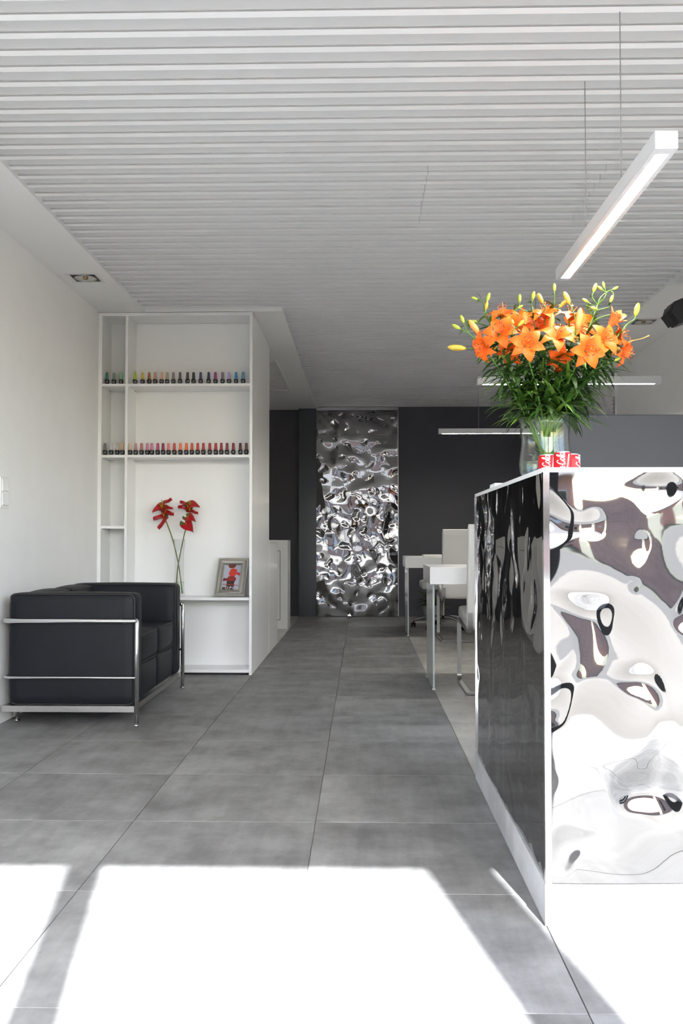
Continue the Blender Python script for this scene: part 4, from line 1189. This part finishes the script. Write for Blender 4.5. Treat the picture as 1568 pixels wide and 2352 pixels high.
WHERE = ['reaching far left with low blooms', 'tall at the left with green buds', 'left of the bouquet with a facing bloom', 'in the upper left of the bouquet',
         'with the big facing bloom left of centre', 'tall left of centre with upright green buds', 'at the centre of the bouquet', 'with the topmost central bud',
         'below the centre with a downward bloom', 'right of the centre with an orange bud', 'with the big facing bloom right of centre', 'tall at the right with a cluster of buds',
         'right of the bouquet with spotted blooms', 'reaching far right with low blooms', 'at the right edge with one large green bud', 'at the back left of the bouquet',
         'at the back right of the bouquet', 'at the far back left edge', 'at the far back right edge']
stems = []
for i, tp in enumerate(STEM_TOPS):
    tp = Vector(tp); off = Vector((tp.x-LX, tp.y-LY, 0))
    u = off*0.28; u.length and None
    if u.length > 0.060: u = u.normalized()*0.060
    u += Vector((rl.uniform(-0.012, 0.012), rl.uniform(-0.025, 0.025), 0))
    if u.length > 0.068: u = u.normalized()*0.068
    b0 = Vector((LX, LY, CZ+0.017)) - u*0.25 + Vector((rl.uniform(-0.022, 0.022), rl.uniform(-0.022, 0.022), 0))
    rim = Vector((LX, LY, CZ+0.245)) + u
    mid = rim.lerp(tp, 0.5) + Vector((off.x*0.02, off.y*0.02, 0.02))
    path = spline([b0, b0.lerp(rim, 0.55) - u*0.08, rim, mid, tp], 8)
    t = thing('lily_stem', 'orange lily stem ' + WHERE[i], 'flower', tuple(b0), 'orange lilies in the vase')
    n_ = len(path)
    obj('stem', add_tube(BM(), path, [0.0042-0.0016*k_/n_ for k_ in range(n_)], 7), M['stem'], t)
    stems.append((t, path))
    # leaves spiral up the stem, longest near the rim of the vase
    L_tot = 0; ph_ = rl.uniform(0, 6.28); acc = 0
    for k_ in range(1, n_-1):
        seg = (path[k_]-path[k_-1]).length; acc += seg
        z_ = path[k_].z
        inside = z_ < CZ+0.235
        step = 0.026 if inside else 0.0075
        while acc > step:
            acc -= step
            ph_ += 2.4
            d0 = (path[k_+1]-path[k_-1]).normalized()
            side = Vector((math.cos(ph_), math.sin(ph_), 0)); side = (side - d0*side.dot(d0)).normalized()
            if inside:
                if z_ < CZ+0.03: continue
                d = d0*0.985 + side*0.06
                me = LEAF_L[rl.randrange(2)]; sc = min(0.95, (CZ+0.30-z_)/0.13)*rl.uniform(0.8, 1.0)
                if rl.random() < 0.25: continue
            else:
                f_ = (z_-(CZ+0.245))/max(0.05, tp.z-(CZ+0.245))
                d = d0*rl.uniform(0.2, 0.65) + side*rl.uniform(0.75, 1.0)
                if f_ < 0.35: me = (LEAF_L+LEAF)[rl.randrange(6)]; sc = rl.uniform(0.9, 1.4)
                elif f_ < 0.75: me = LEAF[rl.randrange(4)]; sc = rl.uniform(0.75, 1.15)
                else: me = LEAF_S[rl.randrange(2)]; sc = rl.uniform(0.8, 1.15)
                if z_+0.0 > 1.62 and rl.random() < 0.5: continue
            link('leaf', me, t, path[k_]-world_loc(t), x_rot(d, (0, 0, 1)), sc)

def attach(o_, d):
    """nearest stem point a little below the head"""
    best = None
    for t, path in stems:
        for k_, p in enumerate(path[18:], 18):
            if p.z > o_.z - 0.015 and k_ < len(path)-1: continue
            q = (p-(o_-d*0.04)).length + (0.15 if p.z > o_.z+0.02 else 0)
            if best is None or q < best[0]: best = (q, t, p)
    return best[1], best[2]
def pedicel(t, p, o_, d, r0, r1):
    l = (p-o_).length
    P = spline([p, p.lerp(o_-d*min(0.05, l*0.5), 0.55) + Vector((0, 0, 0.004)), o_-d*min(0.025, l*0.3), o_], 5)
    obj('pedicel', add_tube(BM(), P, [r0+(r1-r0)*k_/len(P) for k_ in range(len(P))], 6), M['stem'], t)
for (x_, y_, z_, dx, dy, dz, sc, kind) in FLOWERS:
    d = Vector((dx, dy, dz)).normalized(); o_ = Vector((x_, y_, z_)) - d*0.012
    base = o_ - d*0.011*sc
    t, p = attach(base, d)
    pedicel(t, p, base, d, 0.0024, 0.0022)
    fl = link('flower', rec_me, t, o_-world_loc(t), quat_z(d, rl.uniform(0, 1.0)), sc)
    for k_ in range(6):
        pt_ = link('petal', PET[(kind, k_ % 2)], fl, (0, 0, -0.0004*(k_ % 2)), Quaternion((0, 0, 1), R(60*k_ + rl.uniform(-5, 5))) @ Quaternion((0, 1, 0), rl.uniform(-0.16, 0.14)), rl.uniform(0.94, 1.05))
    link('stamens', stamen_me, fl)
for (x_, y_, z_, dx, dy, dz, sc, kind) in BUDS:
    d = Vector((dx, dy, dz)).normalized(); L_ = 0.038*sc; o_ = Vector((x_, y_, z_)) - d*L_*0.5
    t, p = attach(o_, d)
    pedicel(t, p, o_, d, 0.0020, 0.0017)
    wid = sc if sc < 1.3 else sc*0.82
    link('bud', BUD[kind], t, o_-world_loc(t), quat_z(d, rl.uniform(0, 2)), (wid, wid, sc))
    if sc < 1.3:
        for k_ in range(2):
            a = rl.uniform(0, 6.28); side = d.orthogonal(); side.rotate(Quaternion(d, a))
            link('leaf', LEAF_S[k_], t, o_-d*0.012-world_loc(t), x_rot(side*0.8+d*0.5), rl.uniform(0.35, 0.65))
t = stems[13][0]
obj('spent_pistil', add_tube(BM(), spline([(0.905, 3.12, 1.610), (0.928, 3.12, 1.623), (0.960, 3.12, 1.630), (0.988, 3.12, 1.641)], 4), [0.0022]*5+[0.0014]*6+[0.0022, 0.0026], 6), M['bud_orange'], t)
